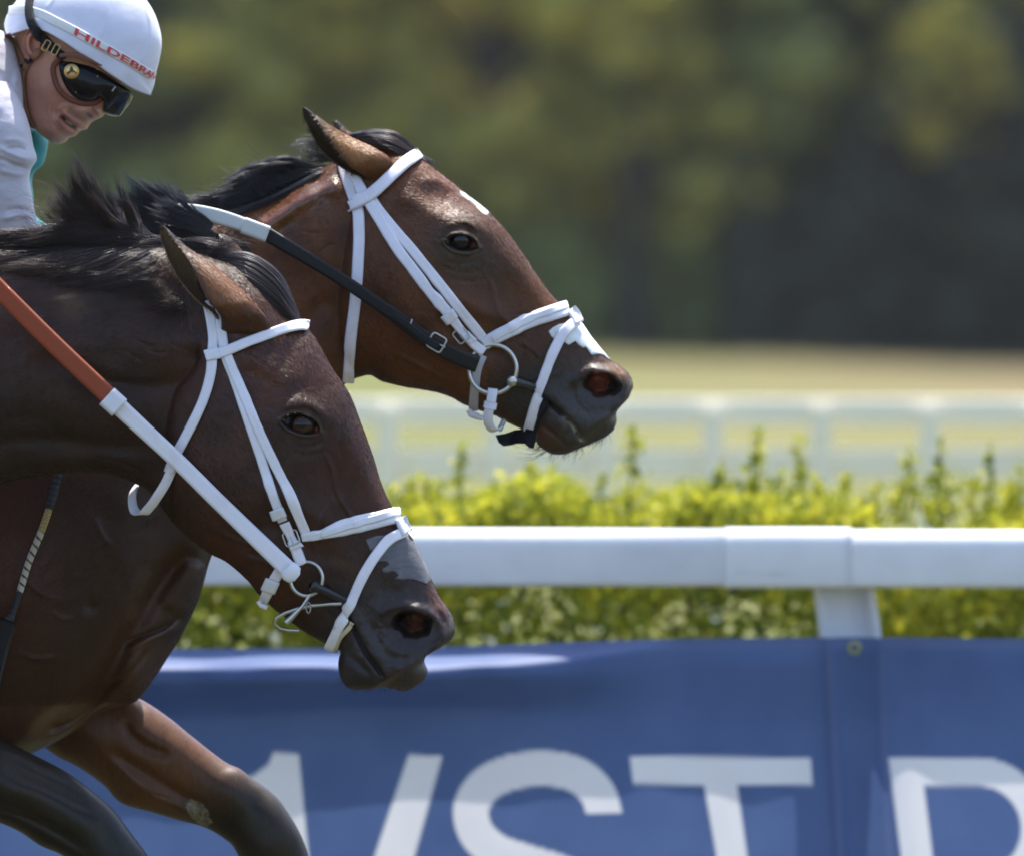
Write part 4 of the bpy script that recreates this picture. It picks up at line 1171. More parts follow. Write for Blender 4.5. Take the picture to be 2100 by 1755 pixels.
add_strap(nb, 'noseband', nsurf, [(618, 1100), (650, 1095), (707, 1081), (767, 1068), (797, 1062), (818, 1060)], [18, 20, 34, 36, 34, 32], M_PAD, off=0.003, t=0.0038, wrap1=True, smooth=40)
add_strap(nb, 'noseband_pad', nsurf, [(655, 1092), (707, 1079), (767, 1065), (797, 1058), (820, 1056)], [14, 16, 16, 15], M_PAD, off=0.0070, t=0.0022, wrap1=True, smooth=40)
add_strap(nb, 'lower_noseband', nsurf, [(828, 1094), (818, 1097), (800, 1105), (773, 1134), (743, 1181), (719, 1235), (695, 1284), (677, 1326)], 22, M_WEB, off=0.004, t=0.0026, wrap1=True, mirror=True)
add_strap(nb, 'nose_loop', nsurf, [(813, 1068), (820, 1084), (828, 1099)], 22, M_PAD, off=0.006, t=0.003)
add_strap(nb, 'tongue_tie', nsurf, [(724, 1276), (712, 1292), (697, 1310), (688, 1330)], 10, M_YEL, off=0.003, t=0.002, wrap1=True, mirror=True)
add_strap(nb, 'cheek_keeper', nsurf, [(568, 1040), (574, 1058)], 30, M_PAD, off=0.0055, t=0.0035)
add_strap(nb, 'cheek_end', nsurf, [(584, 1068), (596, 1100), (606, 1130), (616, 1156)], 21, M_WEB, off=0.006, t=0.0022)
add_strap(nb, 'cheek_end_keeper', nsurf, [(600, 1108), (606, 1124)], 28, M_PAD, off=0.0082, t=0.003)
y_ = nsurf.y(597, 1103)-0.011
V_, F_ = buckle(NS, np.array([597, 1103]), 70, 28, 30, y_)
mesh_obj('buckle', V_, F_, M_STEEL, nb)
# rein: white end, orange rubber grip, woven join
yB = nsurf.y(600, 1172)-0.016-NS.y0; yC = nsurf.y(445, 1020)-0.010-NS.y0
def rein_y(s): return float(np.interp(s, [0, 0.45, 1], [min(yC-0.012, -0.125), yC, yB]))
rp0 = [(232, 820), (300, 884), (368, 948), (440, 1020), (520, 1098), (592, 1168)]
add_strap(nb, 'rein', nsurf, rp0, [37, 34, 33, 33, 34, 36], M_WEB, ynf=lambda s: rein_y(s), t=0.004)
add_strap(nb, 'rein_grip', nsurf, [(-160, 425), (0, 592), (120, 712), (238, 824)], 38, M_RUB, ynf=lambda s: -0.150+0.025*s, t=0.0055)
add_strap(nb, 'rein_join', nsurf, [(222, 812), (248, 836)], 46, M_PAD, ynf=lambda s: -0.1285, t=0.0085)
for o_ in (-11.5, 11.5):
    e_ = np.array([0.7, -0.71])*o_
    P = np.array([(-160, 425), (0, 592), (120, 712), (222, 809)])+e_
    Pm = catmull(P, 180)
    W = NS.w(Pm[:, 0], Pm[:, 1], 0); W[:, 1] = NS.y0-0.150+0.025*np.linspace(0, 1, 180)-0.0056
    parts_ = [tube(W[i:i+3], 0.0004, 5) for i in range(0, 176, 4)]
    V_, F_ = join(parts_)
    setp(mesh_obj('stitching', V_, F_, simple('cream_thread', (0.5, 0.36, 0.28), 0.7), nb), kind='stuff')
# rein turned round the ring
W = NS.w([588, 596, 604, 610], [1164, 1172, 1179, 1184], 0); W[:, 1] = NS.y0+yB-0.004
V_, F_ = tube(W, [0.0125, 0.0150, 0.0135, 0.006], 20)
V_[:, 1] = (V_[:, 1]-W[0, 1])*0.45+W[0, 1]
mesh_obj('rein_end', V_, F_, M_PAD, nb)
def ring_mesh(sp, c, rx, rz, y, r, tilt=0, a0=0, a1=360, seg=12, ydip=0.0, n=72):
    full = a1-a0 >= 360
    a = np.radians(np.linspace(a0, a1, n, endpoint=not full)); t = math.radians(tilt)
    u = rx*np.cos(a); v = rz*np.sin(a)
    W = sp.w(c[0]+u*math.cos(t)-v*math.sin(t), c[1]+u*math.sin(t)+v*math.cos(t), 0)
    W[:, 1] = y+ydip*np.cos(a)
    return tube(W, r*sp.u, seg, closed=full)
yr = nsurf.y(640, 1190)-0.007
V_, F_ = ring_mesh(NS, (628, 1187), 33, 35, yr, 4.0)
bit = mesh_obj('bit_ring', V_, F_, M_STEEL, nb)
W = NS.w([636, 642, 652, 668, 690, 705], [1200, 1202, 1206, 1213, 1224, 1232], 0); W[:, 1] = [yr-0.016, yr-0.014, yr-0.010, yr-0.004, yr+0.004, yr+0.016]
V_, F_ = tube(catmull(np.c_[np.arange(6)*1.0, np.zeros(6), W], 20)[:, 2:], np.interp(np.linspace(0, 1, 20), [0, 0.12, 0.25, 0.4, 1], [6, 11.5, 12, 9, 8])*NS.u, 20)
mesh_obj('mouthpiece', V_, F_, M_BRUB, nb)
V_, F_ = join([tube(np.c_[NS.w([700, 672, 640, 610, 585, 566, 562, 572, 590, 612], [1238, 1239, 1242, 1248, 1257, 1268, 1280, 1289, 1293, 1294], 0)][:, [0, 1, 2]]*np.array([1, 0, 1])+np.array([0, yr-0.006, 0])+np.array([0, 1, 0])*np.linspace(0, 0.02, 10)[:, None], 3.6*NS.u, 10)])
mesh_obj('lower_ring', V_, F_, M_STEEL, nb)
V_, F_ = tube(np.array([NS.w(636, 1219, 0), NS.w(620, 1243, 0), NS.w(598, 1266, 0), NS.w(586, 1277, 0)])*np.array([1, 0, 1])+np.array([0, yr-0.002, 0]), np.array([4, 3.5, 6, 6.5])*NS.u, 12)
mesh_obj('shank', V_, F_, M_STEEL, nb)
V_, F_ = ring_mesh(NS, (632, 1246), 4.5, 11, yr-0.006, 1.6, n=24)
mesh_obj('shank_link', V_, F_, M_DSTEEL, nb)
add_strap(nb, 'chin_strap', nsurf, [(574, 1168), (562, 1188), (551, 1210), (541, 1232)], [22, 22, 22, 20], M_WEB, off=0.003, wrap1=True, mirror=True)
add_strap(nb, 'chin_strap_keeper', nsurf, [(561, 1186), (552, 1208)], 30, M_PAD, off=0.006, t=0.004)
V_, F_ = tube(np.array([NS.w(527, 1234, 0), NS.w(533, 1243, 0), NS.w(546, 1248, 0)])*np.array([1, 0, 1])+np.array([0, nsurf.y(545, 1225)-0.002, 0]), 5*NS.u, 12)
mesh_obj('chin_knot', V_, F_, M_PAD, nb)

def patch(surf, poly, off, mat, name, label, step=4.0, bumpy=0.0004, wrapx=None):
    """thin sheet stuck on the skin inside a polygon"""
    poly = np.asarray(poly, float)
    x0, z0 = poly.min(0); x1, z1 = poly.max(0)
    pts = [Vector(p) for p in poly]; edges = [(i, (i+1) % len(poly)) for i in range(len(poly))]
    gx, gz = np.meshgrid(np.arange(x0, x1, step), np.arange(z0, z1, step)); gx = gx.ravel(); gz = gz.ravel()
    dd, _, _ = dline(gx, gz, list(poly)+[poly[0]])
    m = inpoly(gx, gz, poly) & (dd > step*0.5)
    pts += [Vector((a, b)) for a, b in zip(gx[m], gz[m])]
    vs, _, fs, *_ = delaunay_2d_cdt(pts, edges, [], 1, 1e-4)
    V = []
    for v in vs:
        h = surf.hit(v.x, v.y)
        if h is None:
            c = poly.mean(0); q = np.array([v.x, v.y])
            for _ in range(30):
                q = q+(c-q)*0.03
                h = surf.hit(*q)
                if h is not None: break
        if h is None: V.append(surf.sp.w(v.x, v.y, 0)); continue
        w = surf.sp.w(v.x, v.y, 0); w[1] = h[0][1]; V.append(w+h[1]*off)
    V = np.array(V); V[:, 1] += bumpy*vnoise(V, 0.012, 4)
    F = [list(f) for f in fs]
    org = V.mean(0)
    e = mesh_obj(name, V-org, F, mat)
    e.location = org
    so = e.modifiers.new('thickness', 'SOLIDIFY'); so.thickness = 0.0006; so.offset = 0
    return e
tg = NT('grey_tape'); q_ = tg.noise(tg.coord(scale=(1, 1, 2.5), rot=(0, 20, 0)), 60, 4, 0.6)
tg.set(col=tg.ramp(q_, [(0.3, (0.085, 0.082, 0.088)), (0.7, (0.135, 0.13, 0.138))]), rough=0.55, normal=tg.bump(q_, 0.6, 0.002))
st = patch(nsurf, [(748, 1107), (770, 1100), (800, 1098), (830, 1098), (846, 1113), (858, 1136), (870, 1160), (883, 1192), (873, 1201), (849, 1191), (835, 1189), (823, 1191), (810, 1187), (816, 1181), (811, 1175), (804, 1172), (795, 1176), (786, 1176), (782, 1168),
     (797, 1159), (793, 1154), (786, 1152), (770, 1155), (778, 1139), (765, 1130), (758, 1130)], 0.0012, tg.m, 'nasal_strip', '')
setp(st, 'torn grey tape strip stuck across the nose of the dark brown front horse', 'nasal strip')

def near_flow(px, pz):
    f = sst(300, 420, px)
    ax = np.where(px > 300, 0, 0)
    fx = (1-f)*(-0.9)+f*(0.42+0.25*sst(1100, 1250, pz)); fz = (1-f)*0.45+f*0.9
    sw = gau(px, pz, 560, 800, 60, 50)
    return fx-0.5*sw*np.sign(px-590), fz-0.6*sw
mzn = lambda a, b: gau(a, b, 830, 1320, 90, 80)*1.6+gau(a, b, 720, 1340, 50, 60)*1.3
fr = np.random.default_rng(77)
Vf, Ff, Cf = fur(NS, NV, NF, NCOL, 190000, near_flow, muzzle=mzn, skip=lambda a, b: (fr.random(len(a)) < 0.75*mzn(a, b)+0.6*gau(a, b, 600, 730, 40, 30)) | (np.hypot((a-850)/44, (b-1284)/36) < 1) | (eye_shape(a, b, *NE)[0] < 4))
mesh_obj('short_coat', Vf, Ff, fur_mat('dark_bay_hair', (1.08, 0.86, 0.55)), near_horse, attrs={'coat': ('POINT', Cf)}, smooth=False)
# ------------------------------------------------------------------ bay horse on the far side
FSp = Sp(0.55, 0.09)
KEEPOUT[id(FSp)] = [([(612, 210), (640, 222), (676, 250), (718, 275), (744, 288), (780, 304), (815, 326), (800, 370), (744, 370), (716, 360), (682, 342), (646, 306), (626, 266), (612, 228)], 14)]
far_rows = [
 (-1000, 420, -1000, 1720, 320), (-700, 470, -700, 1740, 320), (-400, 500, -400, 1700, 300), (-200, 500, -170, 1650, 280), (0, 500, 40, 1560, 258), (110, 500, 142, 1508, 245), (190, 490, 212, 1462, 230), (240, 478, 271, 1443, 216), (282, 466, 309, 1396, 196), (318, 458, 338, 1352, 178),
 (350, 452, 366, 1306, 162), (395, 444, 400, 1236, 145), (432, 438, 430, 1139, 132), (475, 430, 472, 1070, 120), (530, 416, 540, 985, 110), (580, 388, 605, 900, 104), (625, 363, 662, 828, 103), (668, 339, 704, 788, 106), (712, 320, 733, 774, 114),
 (762, 308, 757, 770, 124), (808, 306, 782, 782, 134), (842, 314, 826, 793, 142), (868, 329, 855, 798, 145), (889, 345, 884, 803, 146), (923, 371, 905, 808, 145), (953, 396, 926, 816, 140), (994, 428, 948, 828, 133), (1022, 456, 970, 837, 122),
 (1053, 493, 996, 846, 110), (1079, 531, 1018, 854, 99), (1104, 570, 1040, 866, 91), (1128, 602, 1058, 875, 85), (1150, 625, 1077, 884, 81), (1176, 650, 1089, 889, 78), (1194, 668, 1096, 893, 76), (1221, 702, 1098, 900, 77), (1250, 738, 1101, 908, 79),
 (1274, 753, 1108, 917, 80), (1291, 769, 1118, 924, 80), (1299, 789, 1128, 930, 79), (1292, 814, 1140, 933, 77), (1276, 833, 1160, 932, 70), (1266, 847, 1184, 923, 60), (1266, 863, 1204, 915, 47), (1260, 882, 1222, 907, 28), (1248, 894, 1242, 898, 4)]
FE = ((911, 497), (980, 509), 21, 13)
def jaw_side(px, pz):
    return px < np.interp(pz, [330, 400, 480, 560, 640, 700, 760], [742, 728, 712, 700, 694, 698, 728])
def far_feat(px, pz):
    F = np.zeros(px.shape)
    d, a, v = eye_shape(px, pz, *FE)
    F += 16*gau(px, pz, 938, 492, 60, 44, 20)
    F += 8*ridge(px, pz, [(892, 470), (920, 452), (958, 450), (992, 472), (1008, 505)], 10, 0.3)
    F -= 5*ridge(px, pz, [(905, 486), (925, 466), (955, 464), (978, 485)], 3.2, 0.3)
    F += 4*ridge(px, pz, [(903, 478), (925, 460), (958, 457), (986, 478)], 3.2, 0.3)
    F -= 15*gau(px, pz, 900, 402, 36, 21, 30)
    F += 8*ridge(px, pz, [(930, 448), (890, 438), (850, 415), (800, 398)], 14, 0.3)
    F += 5*ridge(px, pz, [(862, 392), (872, 372), (905, 372), (940, 392)], 7, 0.3)
    F += np.where(v < 0, 5, 3.2)*np.exp(-0.5*((d-3.2)/2.6)**2)
    F -= 24*sst(1.5, -5, d)*np.where(np.abs(a) > 0.75, 0.55, 1)
    for p in ([(905, 528), (935, 540), (970, 536), (992, 520)], [(898, 540), (930, 556), (975, 556), (1008, 536)], [(905, 560), (940, 575), (985, 575), (1020, 556)]):
        F -= 1.1*ridge(px, pz, p, 4, 0.3)
    F += 14*gau(px, pz, 800, 372, 40, 34, 30)
    F += 13*gau(px, pz, 800, 640, 100, 120, -15)
    dj, tj, sj = dline(px, pz, spl([(745, 330), (728, 400), (712, 480), (700, 560), (694, 640), (698, 700), (728, 768)], 60))
    F -= np.where(jaw_side(px, pz), 18*np.exp(-(dj/42.0)), 18*np.exp(-(dj/11.0)**1.3))*sst(0, 0.2, tj)
    F += 11*ridge(px, pz, [(690, 430), (640, 470), (590, 520), (540, 590)], 40, 0.2)
    F += 10*ridge(px, pz, [(660, 375), (600, 410), (540, 450), (480, 480)], 18, 0.2)
    F += 19*ridge(px, pz, [(708, 372), (648, 402), (588, 438), (520, 474)], 17, 0.12)
    F -= 5*ridge(px, pz, [(690, 392), (620, 432), (560, 480)], 9, 0.2)
    F -= 8*ridge(px, pz, [(680, 600), (640, 650), (590, 720)], 14, 0.2)
    for p in ([(660, 440), (672, 462), (690, 470)], [(610, 470), (640, 478), (668, 474)], [(655, 520), (670, 505), (690, 500)]):
        F -= 1.6*ridge(px, pz, p, 2.4, 0.3)
    F += 10*ridge(px, pz, [(905, 580), (960, 622), (1010, 645), (1060, 655), (1095, 648)], 12, 0.35)
    F -= 9*ridge(px, pz, [(890, 640), (950, 685), (1000, 715), (1040, 740)], 16, 0.3)
    F -= 8*gau(px, pz, 1040, 600, 50, 28, 40)
    F += 6*ridge(px, pz, [(985, 440), (1040, 520), (1090, 590), (1140, 655), (1200, 715)], 14, 0.2)
    F -= 2.6*ridge(px, pz, [(1020, 650), (1060, 644), (1100, 648)], 2.4, 0.3)
    for p, s, am in (([(985, 545), (1010, 590), (1018, 630), (1045, 665), (1100, 700)], 3.5, 2.6), ([(860, 700), (920, 740), (960, 760)], 4, 2.4), ([(800, 720), (860, 750), (930, 790)], 4, 2), ([(1060, 700), (1090, 715), (1110, 740)], 3, 2.2),
                     ([(1070, 690), (1080, 720), (1070, 745)], 3, 2), ([(880, 560), (900, 610), (890, 660)], 4, 1.8)):
        F += 1.7*am*ridge(px, pz, p, s, 0.3)
    F -= 10*ridge(px, pz, [(1066, 778), (1090, 793), (1112, 816), (1135, 834), (1160, 857), (1180, 885), (1197, 910)], 3.4, 0.1)
    F += 6*ridge(px, pz, [(1110, 795), (1150, 828), (1190, 868), (1215, 895)], 11, 0.2)
    F += 7*ridge(px, pz, [(1112, 845), (1140, 868), (1160, 895)], 14, 0.2)
    F += 7*gau(px, pz, 1125, 905, 24, 18)-4*ridge(px, pz, [(1104, 872), (1125, 882), (1150, 903), (1170, 925)], 4, 0.3)
    F += 7*gau(px, pz, 1235, 868, 26, 22)
    F -= 5*ridge(px, pz, [(1170, 785), (1180, 822), (1205, 845), (1240, 845), (1265, 838)], 7, 0.2)
    F += 9*ridge(px, pz, [(1176, 800), (1182, 778), (1200, 762), (1234, 757), (1266, 770), (1282, 796), (1275, 822), (1250, 842)], 6, 0.12)
    F -= 14*gau(px, pz, 1228, 806, 38, 22, 12)
    e = np.hypot(((px-1233)*0.98+(pz-787)*0.17)/40, (-(px-1233)*0.17+(pz-787)*0.98)/(np.where(pz > 787, 27, 21)))
    F -= 52*sst(1.06, 0.62, e+0.13*vnoise(np.stack([px, pz, 0*px], -1), 12, 9))
    F += 20*gau(px, pz, 1228, 777, 15, 13)
    F += 6*ridge(px, pz, [(1272, 757), (1288, 774), (1292, 798), (1276, 822)], 6, 0.2)-4*ridge(px, pz, [(1266, 765), (1279, 782), (1280, 802), (1266, 822)], 3.5, 0.2)
    # shoulder and breast muscles
    B = 26*ridge(px, pz, [(402, 1120), (345, 1175), (300, 1240), (262, 1310), (225, 1385), (150, 1455), (60, 1520)], 17, 0.12)*-1.5
    B += 34*gau(px, pz, 110, 1250, 110, 170)
    B += 34*gau(px, pz, 262, 1372, 36, 50, 35)
    B -= 12*ridge(px, pz, [(250, 1322), (300, 1300), (345, 1280), (378, 1256)], 5, 0.25)
    B += 9*ridge(px, pz, [(250, 1332), (300, 1311), (345, 1291), (372, 1270)], 6, 0.25)
    B += 16*ridge(px, pz, [(398, 1140), (378, 1200), (350, 1262)], 20, 0.2)
    B -= 9*ridge(px, pz, [(222, 1404), (258, 1384), (290, 1352), (312, 1318)], 5, 0.25)
    B -= 12*ridge(px, pz, [(85, 1505), (150, 1478), (200, 1432), (240, 1385)], 7, 0.2)
    B += 9*ridge(px, pz, [(100, 1525), (170, 1492), (225, 1448)], 8, 0.2)
    B -= 9*gau(px, pz, 193, 1240, 10, 9)-10*ridge(px, pz, [(300, 1150), (290, 1230), (250, 1300)], 18, 0.3)
    for p in ([(60, 1180), (100, 1215), (150, 1225)], [(110, 1240), (130, 1260), (170, 1262)], [(40, 1330), (90, 1345), (140, 1335)], [(200, 1050), (215, 1090), (240, 1120)]): B += 3*ridge(px, pz, p, 3.5, 0.3)
    F += B
    P = np.stack([px, pz, 0*px], -1)
    F += 3.0*vnoise(P, 70, 11)+0.9*vnoise(P, 24, 12)+0.35*vnoise(P, 9, 13)+gau(px, pz, 1190, 840, 80, 60)*(0.8*vnoise(P, 6, 73)+1.4*vnoise(P, 15, 74))
    return F
def far_coat(px, pz):
    n = len(px); c = np.tile(np.array([0.118, 0.044, 0.022]), (n, 1))
    P = np.stack([px, pz, 0*px], -1); w1 = 0.5+0.5*vnoise(P, 90, 18)
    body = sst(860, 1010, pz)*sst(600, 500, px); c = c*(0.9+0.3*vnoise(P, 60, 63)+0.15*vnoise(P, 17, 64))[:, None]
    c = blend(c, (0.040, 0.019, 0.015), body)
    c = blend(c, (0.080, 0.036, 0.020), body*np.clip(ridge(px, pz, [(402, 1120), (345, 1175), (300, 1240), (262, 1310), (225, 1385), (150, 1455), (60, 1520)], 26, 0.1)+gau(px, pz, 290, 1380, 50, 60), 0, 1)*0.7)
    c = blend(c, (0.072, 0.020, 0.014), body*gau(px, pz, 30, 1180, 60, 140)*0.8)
    c = blend(c, (0.16, 0.062, 0.028), gau(px, pz, 900, 350, 90, 26, 32)*0.8)
    c = blend(c, (0.165, 0.07, 0.036), gau(px, pz, 1090, 580, 60, 26, 50)*0.6)
    c = blend(c, (0.075, 0.034, 0.024), gau(px, pz, 1010, 560, 70, 60, 40)*0.75)
    c = blend(c, (0.060, 0.030, 0.025), gau(px, pz, 960, 590, 60, 46)*0.6*w1)
    c = blend(c, (0.028, 0.024, 0.024), gau(px, pz, 940, 495, 46, 30, 20)*0.9)
    c = blend(c, (0.035, 0.030, 0.030), gau(px, pz, 948, 540, 50, 24, 10)*0.65)
    c = blend(c, (0.065, 0.032, 0.024), sst(985, 1080, px)*sst(640, 700, pz)*0.8)
    mz = np.clip(gau(px, pz, 1215, 840, 80, 62)*1.5+gau(px, pz, 1080, 800, 50, 42)*1.0+gau(px, pz, 1140, 860, 50, 50), 0, 1)
    c = blend(c, (0.036, 0.034, 0.054), mz)
    c = blend(c, (0.07, 0.036, 0.028), gau(px, pz, 1115, 895, 20, 24)*0.8)
    c = blend(c, (0.19, 0.10, 0.06), gau(px, pz, 1265, 757, 22, 8, 40)*0.8)
    c = blend(c, (0.14, 0.06, 0.03), gau(px, pz, 1040, 870, 60, 12, 20)*0.7)
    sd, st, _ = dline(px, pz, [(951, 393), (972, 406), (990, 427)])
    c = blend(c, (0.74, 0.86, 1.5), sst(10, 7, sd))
    e = np.hypot(((px-1233)*0.98+(pz-787)*0.17)/40, (-(px-1233)*0.17+(pz-787)*0.98)/(np.where(pz > 787, 27, 21)))
    c = blend(c, (0.010, 0.007, 0.007), sst(1.0, 0.75, e))
    d2 = np.hypot((px-1228)/27, (pz-785)/np.where(pz > 785, 22, 20))+0.25*vnoise(P, 9, 6)
    c = blend(c, (0.24, 0.060, 0.058), sst(1.05, 0.7, d2)*(0.75+0.5*vnoise(P, 6, 7)).clip(0, 1))
    de, a, v = eye_shape(px, pz, *FE)
    c = blend(c, (0.012, 0.010, 0.010), sst(5, 1, de))
    c = blend(c, (0.22, 0.06, 0.045), gau(px, pz, 969, 503, 5, 4)*0.9)
    m = ridge(px, pz, [(1090, 793), (1112, 816), (1135, 834), (1160, 857), (1180, 885), (1197, 910)], 3, 0.1)
    c = blend(c, (0.010, 0.008, 0.009), m*0.8)
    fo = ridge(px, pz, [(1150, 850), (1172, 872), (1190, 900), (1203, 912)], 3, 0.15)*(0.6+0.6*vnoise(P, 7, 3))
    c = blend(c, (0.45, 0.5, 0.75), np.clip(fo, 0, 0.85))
    return c
def far_gloss(px, pz):
    return 1.0*ridge(px, pz, [(690, 350), (600, 410), (500, 470)], 40, 0.1)+0.6*gau(px, pz, 920, 400, 90, 60)+0.4*sst(1050, 1150, pz)*sst(500, 400, px)

far_horse = empty('horse', (-0.8, 0.55, 0.0), 'reddish brown racehorse on the far side with white tape on its nose under the rider', 'horse')
Vb, Fb, Ab = loft(FSp, far_rows, 1000, 290, 70, 0.70, far_feat, density=lambda r: np.interp(r, [0, 0.06, 0.12, 0.36, 1], [0.2, 0.4, 0.7, 1, 1.2]))
def leg_feat1(px, pz):
    F = 9*ridge(px, pz, [(230, 1470), (330, 1540), (430, 1610), (520, 1670)], 26, 0.2)
    F -= 8*ridge(px, pz, [(200, 1540), (280, 1590), (360, 1640), (430, 1680)], 9, 0.2)
    F -= 10*ridge(px, pz, [(240, 1480), (262, 1520), (300, 1545), (350, 1560)], 8, 0.2)
    F += 5*ridge(px, pz, [(225, 1585), (300, 1640), (400, 1690)], 9, 0.2)
    F += 7*gau(px, pz, 560, 1690, 26, 34, 40)
    for p in ([(210, 1590), (235, 1600), (260, 1618)], [(300, 1640), (325, 1645), (345, 1655)]): F -= 2*ridge(px, pz, p, 2.5, .3)
    F += 2.5*vnoise(np.stack([px, pz, 0*px], -1), 45, 21)
    return F
leg1 = [(150, 1400, 40, 1480, 70, 150), (215, 1425, 60, 1530, 74, 150), (271, 1443, 100, 1562, 72, 148), (333, 1482, 150, 1588, 68, 146), (380, 1520, 200, 1624, 63, 145), (428, 1558, 238, 1662, 58, 144), (460, 1580, 304, 1681, 54, 143), (485, 1591, 361, 1698, 52, 142), (512, 1612, 400, 1708, 50, 142),
        (540, 1632, 428, 1720, 50, 142), (565, 1655, 451, 1735, 52, 142), (590, 1691, 467, 1748, 54, 142), (608, 1722, 480, 1770, 55, 142), (622, 1757, 492, 1800, 50, 142), (632, 1810, 520, 1850, 42, 142), (640, 1880, 560, 1900, 34, 142), (655, 2000, 590, 2010, 30, 142), (670, 2150, 605, 2160, 28, 142), (690, 2230, 610, 2240, 34, 142), (700, 2290, 600, 2300, 30, 142)]
def leg_feat2(px, pz):
    F = 7*ridge(px, pz, [(-60, 1580), (60, 1620), (170, 1680), (240, 1730)], 24, 0.2)
    F -= 6*ridge(px, pz, [(-40, 1640), (50, 1665), (120, 1700), (190, 1745)], 7, 0.2)
    F -= 6*ridge(px, pz, [(0, 1560), (60, 1590), (130, 1622), (200, 1660)], 8, 0.2)
    F += 6*gau(px, pz, 235, 1725, 26, 34, 40)
    F += 2.5*vnoise(np.stack([px, pz, 0*px], -1), 45, 22)
    return F
leg2 = [(-200, 1400, -260, 1600, 72, -168), (-110, 1440, -160, 1640, 72, -168), (0, 1508, -60, 1662, 68, -166), (71, 1545, 0, 1683, 62, -164), (142, 1583, 47, 1705, 57, -162), (190, 1619, 85, 1731, 54, -161), (238, 1662, 125, 1748, 53, -160), (266, 1700, 148, 1765, 53, -160), (300, 1745, 165, 1800, 52, -160),
        (330, 1790, 200, 1850, 46, -160), (350, 1850, 250, 1900, 38, -160), (370, 1980, 300, 1990, 31, -160), (385, 2150, 315, 2160, 29, -160), (400, 2240, 310, 2250, 34, -160)]
V1, F1, A1 = loft(FSp, leg1, 260, 120, 60, 0.85, leg_feat1)
V2, F2, A2 = loft(FSp, leg2, 240, 120, 60, 0.85, leg_feat2)
def leg1_coat(px, pz):
    n = len(px); c = np.tile(np.array([0.100, 0.044, 0.024]), (n, 1))
    c = blend(c, (0.045, 0.022, 0.016), gau(px, pz, 120, 1560, 60, 60)*0.6)
    s = (px*0.72+pz*0.69)
    c = blend(c, (0.018, 0.014, 0.015), sst(1340, 1500, s-0.10*(px-300)))
    P = np.stack([px, pz, 0*px], -1)
    c = blend(c, (0.27, 0.28, 0.34), ((np.hypot((px-400-(pz-1680)*0.4)/21, (pz-1680)/29) < 1+0.15*vnoise(P, 8, 3))*0.75*(0.65+0.5*vnoise(P, 3, 3))).clip(0, 1))
    return c
def leg2_coat(px, pz):
    n = len(px); c = np.tile(np.array([0.020, 0.016, 0.018]), (n, 1))
    return blend(c, (0.012, 0.011, 0.014), sst(50, 250, px))
fe1 = ear(FSp, [(764, 394), (758, 380), (746, 368), (717, 356), (686, 338), (650, 302), (632, 266), (619, 228), (619, 218)], [(806, 372), (812, 352), (802, 330), (776, 309), (742, 292), (716, 280), (674, 255), (640, 230), (623, 218)], -124, -76, depth=0.9)
fe2 = ear(FSp, [(720, 320), (705, 300), (690, 275), (678, 256), (676, 246), (683, 242)], [(770, 310), (752, 292), (730, 276), (708, 262), (692, 246), (685, 242)], 60, 64, gap=(50, 235))
fc1 = ear_cols(fe1, (0.26, 0.125, 0.062), (0.022, 0.017, 0.015), (0.050, 0.036, 0.030), (0.11, 0.045, 0.024))
fc2 = ear_cols(fe2, (0.12, 0.055, 0.03), (0.025, 0.02, 0.02), (0.03, 0.02, 0.016))
FV, FF = join([(Vb, Fb), (V1, F1), (V2, F2), fe1[:2], fe2[:2]])
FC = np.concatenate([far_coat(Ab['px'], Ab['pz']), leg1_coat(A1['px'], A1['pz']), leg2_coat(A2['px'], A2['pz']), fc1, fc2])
FG = far_gloss(Ab['px'], Ab['pz']); FG = np.r_[FG, np.full(len(V1)+len(V2), 0.0), np.zeros(len(fc1)+len(fc2))]
M_COAT_F = coat_mat('bay_coat', 35, (1.12, 0.97, 0.51), 0.34, 0.42, 0)
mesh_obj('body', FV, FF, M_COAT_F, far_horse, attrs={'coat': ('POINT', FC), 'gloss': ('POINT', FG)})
fsurf = Surf(FSp, bvh_of(Vb, Fb))
make_eye(FSp, fsurf, far_horse, (940, 494), 29, [(-20, -22), (22, -18), (-10, 20), (24, 18)], 22, (15, 13), (0.018, 0.010, 0.008), 12)

parts = []
# crest mane, blown back and up
G = [[(690, 336), (640, 348), (590, 370), (540, 400)], [(650, 352), (600, 338), (560, 345), (515, 372)], [(620, 366), (596, 338), (560, 332), (510, 350)], [(590, 382), (560, 350), (530, 355), (490, 380)],
     [(560, 400), (525, 380), (490, 380), (455, 402)], [(525, 418), (490, 400), (455, 405), (420, 420)], [(490, 430), (455, 412), (425, 412), (390, 422)], [(450, 440), (420, 424), (390, 424), (350, 430)]]
parts.append(strands(FSp, [[(a, b, -4-i*4) for i, (a, b) in enumerate(g)] for g in G], 4600, rad=0.0006, jit=7, yj=7, seed=21, clump=60, wave=6, lmin=0.4, pj=0.45, spread=1.7))
G = [[(700, 333), (660, 360), (610, 392), (560, 424)], [(650, 358), (600, 388), (550, 420), (500, 440)], [(600, 385), (545, 420), (490, 445), (430, 455)], [(550, 415), (490, 440), (430, 455), (370, 462)]]
parts.append(strands(FSp, [hug(FSp, fsurf, g, 6) for g in [[(a, b-9) for a, b in g] for g in G]], 700, rad=0.0006, jit=4, yj=4, seed=22, clump=20, wave=2))
# loose hair over the end of the rein
G = [[(440, 462), (410, 440), (375, 424), (340, 392)], [(430, 474), (398, 456), (362, 440), (322, 420)], [(420, 486), (390, 474), (352, 460), (306, 452)]]
parts.append(strands(FSp, [[(a, b, -170-i*3) for i, (a, b) in enumerate(g)] for g in G], 520, rad=0.0006, jit=7, yj=5, seed=29, clump=40, wave=5, lmin=0.5, pj=0.6))
